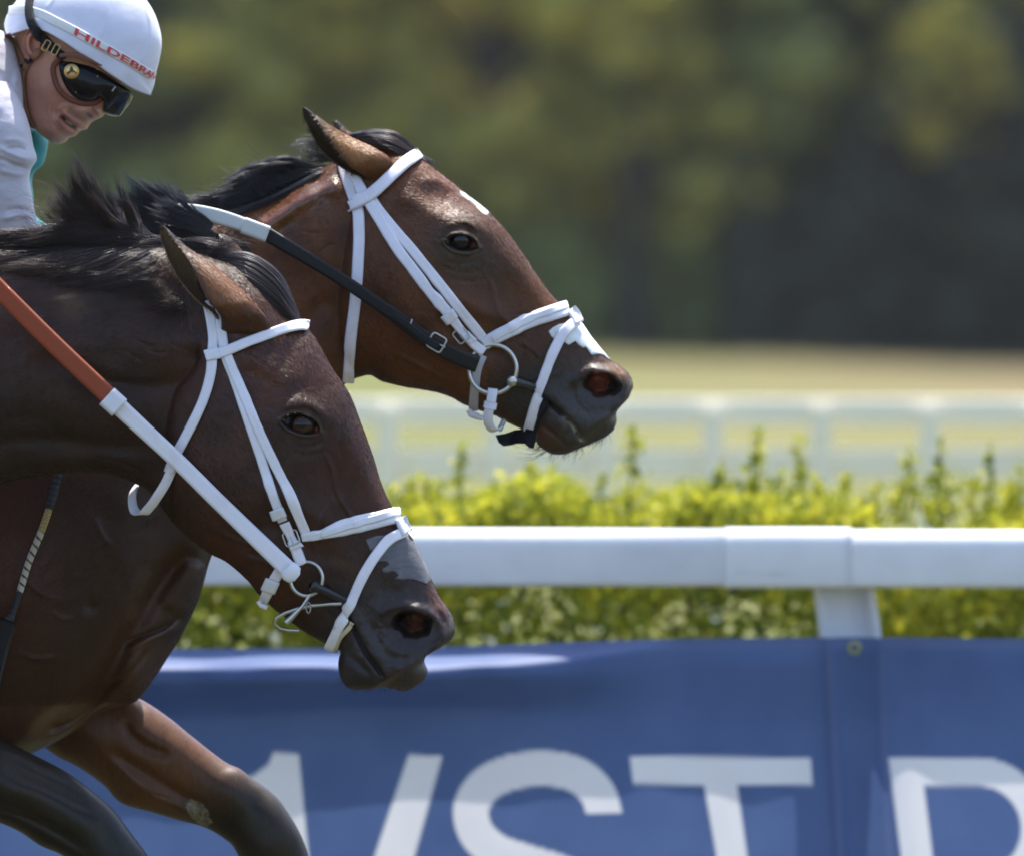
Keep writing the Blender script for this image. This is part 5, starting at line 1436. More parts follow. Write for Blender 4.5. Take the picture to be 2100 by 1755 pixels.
# brownish wisps behind the ear
G = [[(715, 325), (680, 300), (640, 292), (575, 306)], [(700, 330), (665, 312), (630, 302), (585, 312)], [(700, 335), (670, 328), (640, 330), (600, 345)]]
parts.append(strands(FSp, [[(a, b, 10-i*5) for i, (a, b) in enumerate(g)] for g in G], 260, rad=0.00035, jit=8, yj=8, seed=23, clump=14, wave=6))
# black tuft in front of the hands
G = [[(470, 500), (400, 490), (320, 470), (215, 450)], [(455, 490), (380, 470), (300, 445), (212, 405)], [(450, 482), (385, 460), (310, 430), (245, 392)], [(440, 478), (375, 450), (320, 412), (268, 364)], [(430, 474), (380, 445), (342, 405), (308, 368)], [(425, 470), (385, 442), (358, 410), (338, 374)]]
parts.append(strands(FSp, [[(a, b, -95-i*4) for i, (a, b) in enumerate(g)] for g in G], 4200, rad=0.0006, jit=8, yj=8, seed=24, clump=70, wave=7, lmin=0.45, pj=0.4, spread=1.5))
G = [[(520, 520), (430, 520), (330, 500), (230, 480)], [(500, 500), (420, 500), (330, 488), (240, 470)], [(470, 490), (400, 485), (320, 472), (225, 455)], [(440, 480), (370, 470), (300, 455), (215, 432)]]
parts.append(strands(FSp, [[(a, b, -92-i*4) for i, (a, b) in enumerate(g)] for g in G], 4200, rad=0.0007, jit=7, yj=6, seed=25, clump=30, wave=3))
G = [[(440, 420), (420, 408), (400, 405), (370, 402)], [(560, 350), (540, 335), (520, 330), (500, 322)], [(500, 380), (470, 385), (440, 395), (410, 398)], [(420, 440), (390, 415), (370, 405), (350, 395)]]
parts.append(strands(FSp, [[(a, b, -4-i*4) for i, (a, b) in enumerate(g)] for g in G], 130, rad=0.0003, jit=14, yj=10, seed=26, clump=3, wave=7))
Vm, Fm = join([p[:2] for p in parts]); tone = np.concatenate([p[2] for p in parts])
mesh_obj('mane', Vm, Fm, M_HAIR_F, far_horse, attrs={'tone': ('POINT', tone)})
G = [[(712, 312, -40), (760, 318, -60), (800, 322, -64), (842, 330, -50)], [(700, 296, -30), (750, 290, -54), (800, 298, -60), (846, 318, -46)], [(694, 286, -16), (745, 276, -34), (800, 280, -40), (848, 314, -34)], [(694, 280, -6), (740, 270, -14), (798, 271, -22), (850, 312, -22)],
     [(694, 280, 8), (740, 269, 6), (798, 270, 0), (852, 314, -6)], [(700, 284, 26), (742, 274, 30), (800, 278, 26), (856, 322, 14)]]
p1 = strands(FSp, G, 4200, k=18, rad=0.0006, jit=2.6, yj=3, seed=27, clump=30, wave=1.4, lmin=0.86)
p2 = strands(FSp, [[(846, 318, -20), (860, 326, -22), (874, 336, -20), (885, 350, -16)], [(850, 312, 0), (864, 318, -4), (878, 330, -4), (890, 346, -4)]], 120, rad=0.0004, jit=5, yj=5, seed=28, clump=6, wave=2)
Vm, Fm = join([p1[:2], p2[:2]]); tone = np.r_[p1[2], p2[2]]*0.9
M_HAIR_L = hair_mat('brown_black_forelock_hair', (0.012, 0.009, 0.010), (0.055, 0.032, 0.028))
mesh_obj('forelock', Vm, Fm, M_HAIR_L, far_horse, attrs={'tone': ('POINT', tone)})
# whiskers on chin and lips
def whiskers(sp, surf, rootp, dirs, n, length, seed, parent, mat):
    r = np.random.default_rng(seed); parts = []
    R = catmull(rootp, 200)
    for i in range(n):
        p = R[r.integers(200)]+r.normal(size=2)*1.5; a = math.radians(r.uniform(*dirs)); L = length*(0.35+0.9*r.random())
        q = np.array([p, p+0.5*L*np.array([math.cos(a), math.sin(a)]), p+L*np.array([math.cos(a+.25), math.sin(a+.25)])])
        W = sp.w(q[:, 0], q[:, 1], 0); y = (surf.y(*p)-sp.y0) if surf.hit(*p) is not None else r.normal()*0.02
        W[:, 1] += y-np.array([0, 0.003, 0.006])*r.normal()
        parts.append(tube(catmull(W[:, [0, 2, 1]], 7)[:, [0, 2, 1]], np.linspace(0.00028, 0.00008, 7), 4, caps=False))
    V, F = join(parts)
    return mesh_obj('whiskers', V, F, mat, parent)
M_WH = simple('whisker_hair', (0.05, 0.045, 0.035), 0.5)
whiskers(FSp, fsurf, [(1100, 905), (1118, 922), (1140, 932), (1165, 930), (1200, 915), (1240, 896), (1258, 884)], (60, 150), 90, 22, 31, far_horse, M_WH)
whiskers(FSp, fsurf, [(1098, 900), (1110, 915), (1125, 926)], (120, 185), 22, 60, 32, far_horse, M_WH)
whiskers(NS, nsurf, [(695, 1395), (715, 1415), (760, 1418), (800, 1416), (850, 1412)], (70, 140), 50, 9, 33, near_horse, M_WH)

# ------------------------------------------------------------------ bridle of the far horse
fb = empty('bridle', (0.05, 0.5, 1.3), 'white webbing bridle with a big steel ring on the reddish brown far horse', 'bridle')
add_strap(fb, 'throat_latch', fsurf, [(700, 330), (713, 376), (726, 409), (734, 430), (737, 470), (735, 540), (729, 619), (720, 690), (713, 762)], 23, M_WEB, off=0.001, wrap1=True)
add_strap(fb, 'cheekpiece', fsurf, [(718, 340), (740, 384), (756, 412), (786, 462), (821, 518), (850, 556), (877, 592), (905, 626), (930, 654)], 22, M_WEB, off=0.0035)
add_strap(fb, 'cheekpiece', fsurf, [(752, 392), (775, 428), (811, 473), (840, 506), (866, 538), (890, 568), (914, 599), (936, 626), (958, 653), (984, 686), (1000, 706)], 21, M_WEB, off=0.0015)
add_strap(fb, 'browband', fsurf, [(717, 426), (733, 419), (763, 401), (800, 368), (831, 338), (848, 325)], [26, 24, 23, 23, 24], M_WEB, off=0.0062, t=0.0026, wrap1=True)
add_strap(fb, 'browband_keeper', fsurf, [(716, 427), (757, 405)], 25, M_WEB, off=0.0082, t=0.0014)
add_strap(fb, 'noseband', fsurf, [(990, 706), (1004, 697), (1045, 676), (1094, 655), (1143, 640), (1166, 634)], [26, 30, 32, 31], M_PAD, off=0.003, t=0.0038, wrap1=True, smooth=40)
add_strap(fb, 'noseband_pad', fsurf, [(1008, 692), (1045, 672), (1094, 651), (1143, 636), (1166, 629)], [13, 15, 15, 14], M_PAD, off=0.0070, t=0.0022, wrap1=True, smooth=40)
add_strap(fb, 'lower_noseband', fsurf, [(1181, 662), (1174, 666), (1162, 675), (1140, 709), (1120, 757), (1104, 806), (1092, 850), (1086, 878)], 21, M_WEB, off=0.0045, t=0.0026, wrap1=True, mirror=True)
add_strap(fb, 'nose_loop', fsurf, [(1166, 640), (1175, 652), (1182, 668)], 20, M_PAD, off=0.006, t=0.003)
add_strap(fb, 'cheek_keeper', fsurf, [(914, 640), (926, 656)], 32, M_PAD, off=0.006, t=0.0035)
add_strap(fb, 'cheek_end', fsurf, [(926, 652), (953, 687), (973, 710), (989, 722)], 22, M_WEB, off=0.0065, t=0.0022)
add_strap(fb, 'cheek_end_keeper', fsurf, [(950, 683), (966, 700)], 26, M_PAD, off=0.0085, t=0.0025)
y_ = fsurf.y(948, 686)-0.0115
V_, F_ = buckle(FSp, np.array([946, 688]), 50, 28, 27, y_)
mesh_obj('buckle', V_, F_, M_STEEL, fb)
yr = fsurf.y(1010, 758)-0.010
V_, F_ = ring_mesh(FSp, (1010, 757), 49, 50, yr, 4.8, n=96, seg=14)
bitf = mesh_obj('bit_ring', V_, F_, M_STEEL, fb)
c_ = FSp.w(1050, 782, 0); c_[1] = yr-0.002
V_, F_ = sphere(c_, 11.5*FSp.u, 32, 20)
mesh_obj('bit_ball', V_, F_, simple('satin_steel', (0.55, 0.54, 0.50), 0.36, 1.0), fb)
W = FSp.w([1058, 1068, 1080, 1094], [784, 786, 789, 794], 0); W[:, 1] = [yr+0.001, yr+0.002, yr+0.006, yr+0.02]
V_, F_ = tube(W, np.array([9, 8.5, 8, 7])*FSp.u, 16)
mesh_obj('mouthpiece', V_, F_, simple('dark_bit_metal', (0.05, 0.05, 0.05), 0.35, 0.6), fb)
add_strap(fb, 'chin_strap', fsurf, [(988, 730), (979, 750), (974, 780), (972, 810), (972, 842)], 19, web_mat('greyed_webbing', (0.50, 0.48, 0.52), (0.4, 0.36, 0.33)), off=0.003, wrap1=True, mirror=True)
V_, F_ = tube(np.array([FSp.w(960, 841, 0), FSp.w(966, 850, 0), FSp.w(976, 854, 0), FSp.w(990, 859, 0)])*np.array([1, 0, 1])+np.array([0, fsurf.y(978, 835)-0.006, 0]), np.array([5, 7, 7, 5])*FSp.u, 14)
mesh_obj('chin_knot', V_, F_, M_PAD, fb)
# curb strap: hangs from the ring, turns under the chin
cb = catmull([(1011, 797, 0), (1009, 812, -3), (1005, 832, -2), (1001, 852, 2), (1003, 870, 10), (1012, 882, 22), (1023, 880, 40), (1030, 866, 56)], 44)
W = FSp.w(cb[:, 0], cb[:, 1], 0); W[:, 1] = yr-0.007+cb[:, 2]*FSp.u
f = np.linspace(0, 1, 44)[:, None]
V_, F_, cc, ll = ribbon(W, np.array([1.0, 0, 0.1])*(1-f**3)+f**3*np.array([0.3, -1, 0.4]), 20*FSp.u, 0.003)
mesh_obj('curb_strap', V_, F_, M_PAD, fb, attrs={'across': ('POINT', cc), 'along': ('POINT', ll)})
W = FSp.w([1007, 1004], [824, 838], 0); W[:, 1] = yr-0.0085
V_, F_, cc, ll = ribbon(np.linspace(W[0], W[1], 6), np.array([[1.0, 0, 0.15]]*6), 27*FSp.u, 0.006)
mesh_obj('curb_keeper', V_, F_, M_PAD, fb, attrs={'across': ('POINT', cc), 'along': ('POINT', ll)})
V_, F_ = buckle(FSp, np.array([1029, 872]), 115, 24, 8, yr+0.02, r=1.5, prong=False)
mesh_obj('curb_buckle', V_, F_, M_DSTEEL, fb)
# black tongue tie with a loose end
add_strap(fb, 'tongue_tie', fsurf, [(1122, 812), (1112, 832), (1103, 858), (1096, 878), (1092, 888)], [20, 22, 16, 14], M_BLK, off=0.003, t=0.002, wrap1=True, mirror=True)
tp = np.array([(1098, 884), (1080, 880), (1056, 883), (1036, 890), (1016, 893), (1022, 908), (1032, 916), (1050, 914), (1060, 911), (1076, 911), (1086, 920), (1095, 921), (1100, 900)], float)
gx, gz = np.meshgrid(np.arange(1016, 1101, 3.0), np.arange(880, 922, 3.0)); m_ = inpoly(gx.ravel(), gz.ravel(), tp)
vs, _, fs_, *_ = delaunay_2d_cdt([Vector(p) for p in tp]+[Vector(p) for p in np.c_[gx.ravel()[m_], gz.ravel()[m_]]], [(i, (i+1) % len(tp)) for i in range(len(tp))], [], 1, 1e-3)
vs = np.array([(v.x, v.y) for v in vs])
W = FSp.w(vs[:, 0], vs[:, 1], 0); W[:, 1] += -0.030+0.012*np.sin(vs[:, 0]/11)+0.006*np.sin(vs[:, 1]/7)
n_ = len(W); V_ = np.concatenate([W, W+np.array([0, 0.0018, 0])])
F_ = [list(f) for f in fs_]+[[i+n_ for i in f][::-1] for f in fs_]
mesh_obj('tongue_tie_end', V_, F_, M_BLK, fb, attrs={'across': ('POINT', np.zeros(2*n_)), 'along': ('POINT', np.r_[vs[:, 0], vs[:, 0]]*0.0007)})
# rein: white rubber grip from the hand, black leather to the ring
yk = lambda s: float(np.interp(s, [0, 0.4, 0.8, 1], [-0.122, -0.128, -0.124, -0.098]))
add_strap(fb, 'rein', fsurf, [(540, 476), (607, 516), (680, 560), (753, 608), (811, 648), (875, 696), (933, 730), (980, 748)], [30, 28, 26, 26, 27, 30, 34, 34], M_LEA, ynf=yk, t=0.004)
add_strap(fb, 'rein_padding', fsurf, [(806, 645), (835, 667), (868, 692), (900, 712)], [10, 16, 16, 16], M_LEA, ynf=lambda s: yk(0.6)-0.004, t=0.0022)
add_strap(fb, 'rein_keeper', fsurf, [(846, 655), (840, 672)], [3, 3], M_STEEL, ynf=lambda s: yk(0.68)-0.0045, t=0.0018)
V_, F_ = buckle(FSp, np.array([896, 703]), 30, 32, 32, FSp.y0+yk(0.8)-0.006, r=2.0)
mesh_obj('rein_buckle', V_, F_, M_STEEL, fb)
add_strap(fb, 'rein_grip', fsurf, [(290, 448), (325, 437), (356, 432), (390, 434), (430, 441), (480, 455), (525, 472), (548, 481)], [22, 26, 31, 32, 30, 30], M_WRB, ynf=lambda s: float(np.interp(s, [0, 0.22, 0.42, 1], [-0.02, -0.055, -0.108, -0.122])), t=0.005)
add_strap(fb, 'rein_join', fsurf, [(500, 463), (551, 482)], 35, M_WRB, ynf=lambda s: -0.1255, t=0.007)
wt = NT('white_tape'); q_ = wt.noise(wt.coord(), 45, 4, 0.6)
wt.set(col=wt.ramp(q_, [(0.3, (0.66, 0.68, 0.68)), (0.7, (0.80, 0.82, 0.82))]), rough=0.6, normal=wt.bump(q_, 0.5, 0.002))
st = patch(fsurf, [(1125, 680), (1134, 672), (1146, 666), (1160, 664), (1172, 655), (1184, 652), (1196, 668), (1212, 692), (1235, 720), (1251, 738), (1246, 737), (1238, 730), (1229, 727), (1213, 729), (1208, 722), (1202, 713), (1195, 714), (1186, 708), (1180, 700), (1173, 704),
     (1166, 708), (1157, 702), (1150, 697), (1137, 697), (1130, 690)], 0.0012, wt.m, 'nasal_strip', '')
setp(st, 'torn white tape strip stuck across the nose of the reddish brown far horse', 'nasal strip')

def far_flow(px, pz):
    f = sst(690, 760, px)*sst(1000, 900, pz)
    fx = (1-f)*(-0.75)+f*0.75; fz = (1-f)*0.65+f*0.66
    sw = gau(px, pz, 900, 420, 60, 40)
    return fx-0.5*sw*np.sign(px-920), fz-0.7*sw
mzf = lambda a, b: gau(a, b, 1225, 840, 75, 60)*1.6+gau(a, b, 1130, 870, 40, 40)
Vf, Ff, Cf = fur(FSp, FV, FF, FC, 250000, far_flow, muzzle=lambda a, b: mzf(a, b)+0.75*sst(1420, 1480, b), skip=lambda a, b: (b > 1440) | (fr.random(len(a)) < 0.9*ridge(a, b, [(705, 366), (645, 396), (585, 432), (520, 466)], 22, 0.1)+0.7*gau(a, b, 915, 400, 50, 34, 30)) | (fr.random(len(a)) < 0.75*mzf(a, b)) | (np.hypot((a-1234)/44, (b-790)/32) < 1) | (eye_shape(a, b, *FE)[0] < 4), seed=6)
mesh_obj('short_coat', Vf, Ff, fur_mat('bay_hair', (1.12, 0.99, 0.53)), far_horse, attrs={'coat': ('POINT', Cf)}, smooth=False)
# ------------------------------------------------------------------ rider of the far horse
JS = Sp(0.55, 0.08)
rider = empty('person', (-0.75, 0.55, 0.0), 'rider in pale lilac silks and white helmet with black goggles, crouched over the far horse', 'person')
skin = NT('skin'); q_ = skin.noise(skin.coord(), 260, 3, 0.6); q2 = skin.noise(skin.coord(), 30, 4)
sc_ = skin.mix(0.35, skin.attr('coat'), skin.ramp(q2, [(0.3, (0.82, 0.74, 0.72)), (0.7, (1.15, 1.08, 1.05))]), 'MULTIPLY')
sc_ = skin.mix(skin.ramp(q_, [(0.68, (0, 0, 0)), (0.76, (0.45, 0.45, 0.45))]), sc_, (0.16, 0.07, 0.045))
skin.set(col=sc_, rough=0.42, spec=0.45, sss=0.12, normal=skin.bump(q_, 0.25, 0.0006))
skin.b.inputs['Subsurface Radius'].default_value = (0.008, 0.003, 0.0015)
head_rows = [(262, 40, 20, 10, 100), (264, 85, 22, 45, 106), (260, 125, 26, 85, 106), (250, 160, 32, 125, 101), (235, 184, 37, 158, 95), (222, 199, 40, 180, 90), (218, 212, 41, 192, 86), (213, 224, 42, 203, 84),
             (206, 236, 44, 213, 82), (195, 242, 46, 222, 80), (184, 247, 50, 233, 78), (177, 255, 53, 240, 76), (173, 262, 56, 246, 73), (160, 266, 60, 254, 69), (148, 277, 66, 263, 62), (136, 281, 72, 270, 54), (128, 289, 80, 277, 42), (114, 294, 90, 284, 26), (103, 292, 99, 290, 4)]
def head_feat(px, pz):
    F = 9*gau(px, pz, 112, 190, 30, 22, 30)-5*gau(px, pz, 88, 235, 16, 28, -20)
    F += 20*ridge(px, pz, [(226, 185), (218, 205), (208, 224), (196, 233)], 9, 0.05)
    F += 13*gau(px, pz, 172, 227, 10, 8, 15)-9*gau(px, pz, 181, 237, 5, 3, 30)+9*gau(px, pz, 200, 228, 9, 8)
    F += 6*ridge(px, pz, [(158, 216), (136, 214), (124, 222), (120, 232)], 6, 0.2)
    F -= 4.5*ridge(px, pz, [(156, 213), (138, 208), (120, 214), (112, 228), (114, 244)], 3.2, 0.2)
    F -= 2.0*ridge(px, pz, [(112, 205), (102, 220), (103, 236)], 2.5, 0.3)
    F += 6.5*ridge(px, pz, [(122, 231), (136, 238), (152, 250), (168, 259)], 4.5, 0.1)
    F += 8*ridge(px, pz, [(121, 240), (126, 256), (138, 269), (152, 272), (160, 266)], 5, 0.1)
    F -= 9*ridge(px, pz, [(122, 235), (130, 245), (141, 255), (155, 263)], 4.2, 0.1)
    F -= 5*ridge(px, pz, [(112, 262), (128, 274), (142, 280)], 4, 0.2)
    F += 6*gau(px, pz, 112, 280, 14, 10, 20)
    # ear
    e = np.hypot((px-66)/17, (pz-90)/29)
    F += 16*sst(1.05, 0.85, e)-13*sst(0.75, 0.45, np.hypot((px-70)/16, (pz-90)/28))
    for p in ([(96, 200), (92, 222), (96, 244)], [(104, 246), (110, 258), (120, 268)], [(128, 222), (122, 228), (119, 236)], [(78, 150), (74, 180), (76, 210)]): F -= 1.3*ridge(px, pz, p, 1.8, 0.3)
    F += 1.0*vnoise(np.stack([px, pz, 0*px], -1), 18, 31)+0.4*vnoise(np.stack([px, pz, 0*px], -1), 6, 32)
    return F
V, F, A = loft(JS, head_rows, 260, 190, 60, 0.78, head_feat)
px, pz = A['px'], A['pz']
c = np.tile(np.array([0.50, 0.245, 0.16]), (len(px), 1))
c = blend(c, (0.36, 0.15, 0.10), gau(px, pz, 110, 190, 34, 26)*0.6+gau(px, pz, 200, 232, 16, 14)*0.6)
c = blend(c, (0.19, 0.105, 0.075), np.clip(ridge(px, pz, [(136, 224), (155, 238), (176, 248)], 7, 0.1)*0.75+gau(px, pz, 110, 275, 26, 14)*0.45, 0, 1))
c = blend(c, (0.34, 0.10, 0.085), np.clip(ridge(px, pz, [(121, 240), (126, 257), (138, 270), (152, 273), (160, 266)], 5, 0.05)+ridge(px, pz, [(122, 231), (136, 240), (152, 251), (170, 260)], 3.2, 0.05), 0, 1)*0.75)
c = blend(c, (0.02, 0.008, 0.008), ridge(px, pz, [(123, 236), (130, 244), (141, 254), (154, 262)], 3.3, 0.08)*0.97)
c = blend(c, (0.40, 0.35, 0.26), sst(1, 0.6, np.hypot(((px-139)*0.8+(pz-251)*0.6)/11, (-(px-139)*0.6+(pz-251)*0.8)/2.4)))
c = blend(c, (0.02, 0.01, 0.01), gau(px, pz, 181, 236, 5, 3, 30))
c = blend(c, (0.33, 0.12, 0.08), sst(1.1, 0.9, np.hypot((px-66)/17, (pz-90)/29))*0.6)
# neck
nk = [(30, 150, 60, 268, 62), (0, 140, 30, 285, 66), (-40, 120, -30, 300, 74), (-90, 100, -80, 310, 80)]
Vn, Fn, An = loft(JS, nk, 40, 40, 40, 0.9)
Vh, Fh = join([(V, F), (Vn, Fn)])
ch = np.concatenate([c, np.tile(np.array([0.28, 0.125, 0.08]), (len(Vn), 1))])
mesh_obj('head', Vh, Fh, skin.m, rider, attrs={'coat': ('POINT', ch)})
hsurf = Surf(JS, bvh_of(V, F))

# helmet: a shell, open below
hel_rows = np.array([(2, 45, 3, 53, 8), (8, 28, 11, 69, 60), (22, 6, 30, 67, 92), (48, -22, 60, 60, 112), (95, -50, 92, 65, 124), (150, -62, 130, 86, 129), (208, -56, 165, 110, 127), (260, -34, 196, 131, 119), (298, 0, 223, 151, 106),
                     (319, 42, 247, 167, 90), (327, 84, 268, 180, 70), (322, 122, 285, 187, 50), (315, 150, 297, 191, 34), (312, 172, 305, 193, 14)], float)
def helmet_shell():
    R = catmull(hel_rows, 150, np.r_[0, np.cumsum(np.hypot(*np.diff(hel_rows[:, 0:2], axis=0).T)*0.5+np.hypot(*np.diff(hel_rows[:, 2:4], axis=0).T)*0.5)])
    ph = np.linspace(0, 1, 60)
    th = ph*np.pi/2
    out = []
    for s in (-1, 1):
        C = (1-np.cos(th)); sn = np.sin(th)**0.9
        px = R[:, 0:1]+(R[:, 2:3]-R[:, 0:1])*C; pz = R[:, 1:2]+(R[:, 3:4]-R[:, 1:2])*C
        y = s*R[:, 4:5]*sn
        b = 2.4*(ridge(px, pz, [(226, -40), (222, 0), (217, 45), (205, 80)], 2.6, 0.1)+ridge(px, pz, [(280, -20), (301, 25), (308, 66), (300, 100), (286, 132)], 2.6, 0.1)+ridge(px, pz, [(120, -40), (110, -5), (95, 20)], 2.4, 0.1))
        b += 1.2*vnoise(np.stack([px.ravel(), pz.ravel(), 0*px.ravel()], -1), 26, 41).reshape(px.shape)
        b += 3.0*sst(0.80, 0.9, np.broadcast_to(ph, px.shape))
        y = y+s*b*sst(0, 0.4, sn)
        out.append((px, pz, y))
    px = np.concatenate([out[0][0][:, ::-1], out[1][0][:, 1:]], 1); pz = np.concatenate([out[0][1][:, ::-1], out[1][1][:, 1:]], 1); y = np.concatenate([out[0][2][:, ::-1], out[1][2][:, 1:]], 1)
    V = JS.w(px, pz, 0); V[..., 1] += y*JS.u
    n, m = px.shape
    inner = V*1.0; c = JS.w(150, 50, 0); inner = inner+(c-inner)*0.055
    Vv = np.concatenate([V.reshape(-1, 3), inner.reshape(-1, 3)]); k = n*m
    F = [grid_faces(n, m), grid_faces(n, m)[:, ::-1]+k]
    i = np.arange(n-1)
    for j, fl in ((0, True), (m-1, False)):
        q = np.stack([i*m+j, (i+1)*m+j, k+(i+1)*m+j, k+i*m+j], -1); F.append(q if fl else q[:, ::-1])
    F = np.concatenate(F)
    fm = np.zeros(len(F), int); fm[(n-1)*(m-1):2*(n-1)*(m-1)] = 1
    return Vv, F[:, ::-1], V.reshape(-1, 3), grid_faces(n, m), fm
Vv, Fv, Vo, Fo, fm = helmet_shell()
hc = NT('helmet_cloth'); q_ = hc.noise(hc.coord(), 22, 4)
wv_ = hc.noise(hc.coord(), 700, 1)
hc.set(col=hc.ramp(q_, [(0.3, (0.58, 0.58, 0.68)), (0.7, (0.68, 0.68, 0.77))]), rough=0.38, spec=0.5, sheen=0.2, normal=hc.bump(wv_, 0.2, 0.0005, hc.bump(q_, 0.3, 0.003)))
helmet = mesh_obj('helmet', Vv, Fv, None, rider, mats=[hc.m, simple('helmet_lining', (0.012, 0.012, 0.013), 0.6)], fmat=fm)
helsurf = Surf(JS, bvh_of(Vo, Fo))
M_CREAM = web_mat('cream_band', (0.72, 0.72, 0.68), (0.6, 0.58, 0.5), 0.5, 0.1)
band = [(14, 20), (45, 20), (78, 28), (120, 48), (168, 73), (210, 97), (255, 121), (286, 140), (306, 152)]
Vb_, Fb_, cc, ll = strap(helsurf, band, 19, t=0.0008, off=0.0006, smooth=4)
mesh_obj('helmet_band', Vb_, Fb_, M_CREAM, helmet, attrs={'across': ('POINT', cc*0.9), 'along': ('POINT', ll*0)})
def band_text(txt):
    cu = bpy.data.curves.new('t', 'FONT'); cu.body = txt; cu.size = 1; cu.offset = 0.022; cu.resolution_u = 6
    ob = bpy.data.objects.new('t', cu); COL.objects.link(ob)
    dg = bpy.context.evaluated_depsgraph_get(); me = bpy.data.meshes.new_from_object(ob.evaluated_get(dg))
    V = np.array([v.co[:] for v in me.vertices]); F = [list(p.vertices) for p in me.polygons]
    bpy.data.objects.remove(ob); bpy.data.curves.remove(cu)
    return V, F
tv, tf = band_text('HILDEBRAN')
# split long triangles so the letters follow the curved shell
import bmesh
bm = bmesh.new(); tme = bpy.data.meshes.new('t2'); tme.from_pydata(tv.tolist(), [], tf); bm.from_mesh(tme)
bmesh.ops.triangulate(bm, faces=bm.faces[:])
for _ in range(3):
    le = [e for e in bm.edges if e.calc_length() > 0.16]
    if le: bmesh.ops.subdivide_edges(bm, edges=le, cuts=1); bmesh.ops.triangulate(bm, faces=bm.faces[:])
tv = np.array([v.co[:] for v in bm.verts]); bm.verts.index_update(); tf = [[v.index for v in f.verts] for f in bm.faces]; bm.free(); bpy.data.meshes.remove(tme)
u = (tv[:, 0]-tv[:, 0].min())/(tv[:, 0].max()-tv[:, 0].min()); v = (tv[:, 1]-tv[:, 1].min())/(tv[:, 1].max()-tv[:, 1].min())-0.5
u = np.interp(u, [0, .13, .19, .30, .44, .56, .69, .8, .9, 1], [0, .2, .28, .44, .60, .75, .87, .93, .97, 1.0])
tp_ = catmull([(154, 66), (168, 73.5), (210, 97.5), (255, 121.5), (286, 140), (311, 155)], 200)
Tn = np.gradient(tp_, axis=0); Tn /= np.linalg.norm(Tn, axis=1)[:, None]
idx = (u*199).clip(0, 199)
bx_ = np.stack([np.interp(idx, np.arange(200), tp_[:, k]) for k in (0, 1)], -1); tn = Tn[idx.astype(int)]
up_ = np.stack([tn[:, 1], -tn[:, 0]], -1)
pp = bx_+up_*(v*13.5)[:, None]+tn*(v*-3.0)[:, None]*(1-u[:, None])
TV = []
for p in pp:
    h = helsurf.hit(*p)
    k_ = 0
    q = p.copy()
    while h is None and k_ < 40:
        q = q+np.array([-0.6, 0.0]); h = helsurf.hit(*q); k_ += 1
    w = JS.w(q[0], q[1], 0); w[1] = h[0][1] if h is not None else JS.y0
    TV.append(w+(h[1] if h is not None else 0)*0.0034)
red = simple('red_print', (0.55, 0.035, 0.035), 0.5)
setp(mesh_obj('lettering', np.array(TV), tf, red, helmet, smooth=False), kind='stuff')

# goggles
def gog():
    rows = [(119, 122, 118, 134, 96), (122, 118, 121, 152, 104), (136, 117, 129, 176, 110), (160, 120, 146, 198, 112), (188, 132, 171, 208, 111), (212, 148, 190, 207, 107), (230, 161, 203, 200, 100), (243, 170, 211, 208, 92),
            (254, 178, 213, 222, 80), (263, 184, 212, 230, 62), (267, 191, 226, 235, 40), (263, 206, 240, 236, 14)]
    V, F, A = loft(JS, rows, 160, 110, 60, 0.2)
    return V, F
V, F = gog()
gm = NT('black_goggle_plastic'); gm.set(col=(0.005, 0.005, 0.006), rough=0.16, spec=0.25)
q_ = gm.noise(gm.coord(), 34, 2); gm.set(normal=gm.bump(q_, 0.35, 0.004))
gog_o = mesh_obj('goggles', V, F, gm.m, rider)
gsurf = Surf(JS, bvh_of(V, F))
fo = catmull([(121, 121), (110, 135), (111, 160), (122, 185), (140, 202), (160, 210), (178, 212), (195, 209), (211, 199), (219, 203)], 70)
W = JS.w(fo[:, 0], fo[:, 1], 0)
W[:, 1] = smooth1(np.array([min(hsurf.y(*p), 9) if hsurf.hit(*p) is not None else np.nan for p in fo])[:, None], 6)[:, 0]-0.002
ok_ = ~np.isnan(W[:, 1]); W = W[ok_]
Vt, Ft = tube(W, 6.0*JS.u, 10)
mesh_obj('foam_rim', Vt, Ft, simple('brown_foam', (0.15, 0.045, 0.022), 0.8), gog_o)
tr_ = [(128, 113), (150, 111), (176, 119), (198, 131)]
add_strap(gog_o, 'upper_rim', hsurf, tr_, 8, simple('brown_leather_rim', (0.16, 0.055, 0.03), 0.5), off=0.012, t=0.008)
# gold disc on the side
yd = gsurf.y(147, 147)-0.0015
def disc(c, r, y, t, n=40):
    a = np.linspace(0, 2*np.pi, n, endpoint=False)
    rings = [(0.02, -t), (0.9, -t), (1.0, -t*0.6), (1.0, 0)]
    V = np.concatenate([np.c_[JS.w(c[0]+r*f*np.cos(a), c[1]+r*f*np.sin(a), 0)[:, 0], np.full(n, y+d), JS.w(0, c[1]+r*f*np.sin(a), 0)[:, 2]] for f, d in rings])
    return V, grid_faces(4, n, wrap=True)
gold = simple('gold', (0.75, 0.50, 0.18), 0.35, 0.8)
Vd, Fd = disc((147, 147), 15.5, yd, 0.0022)
dsk = mesh_obj('emblem_disc', Vd, Fd, gold, gog_o)
shapes = [[(137, 149), (143, 146), (144, 139), (147, 136), (150, 139), (151, 144), (157, 149), (158, 153), (151, 149), (146, 149), (139, 155)]]
pv = []; pf = []
for s_ in shapes:
    w = JS.w([p[0] for p in s_], [p[1] for p in s_], 0); w[:, 1] = yd-0.0026; pf.append(list(range(len(pv), len(pv)+len(w)))); pv += w.tolist()
W = [JS.w(147+12.3*math.cos(a), 147+12.3*math.sin(a), 0) for a in np.linspace(0, 2*np.pi, 40, endpoint=False)]
W = np.array(W); W[:, 1] = yd-0.0022
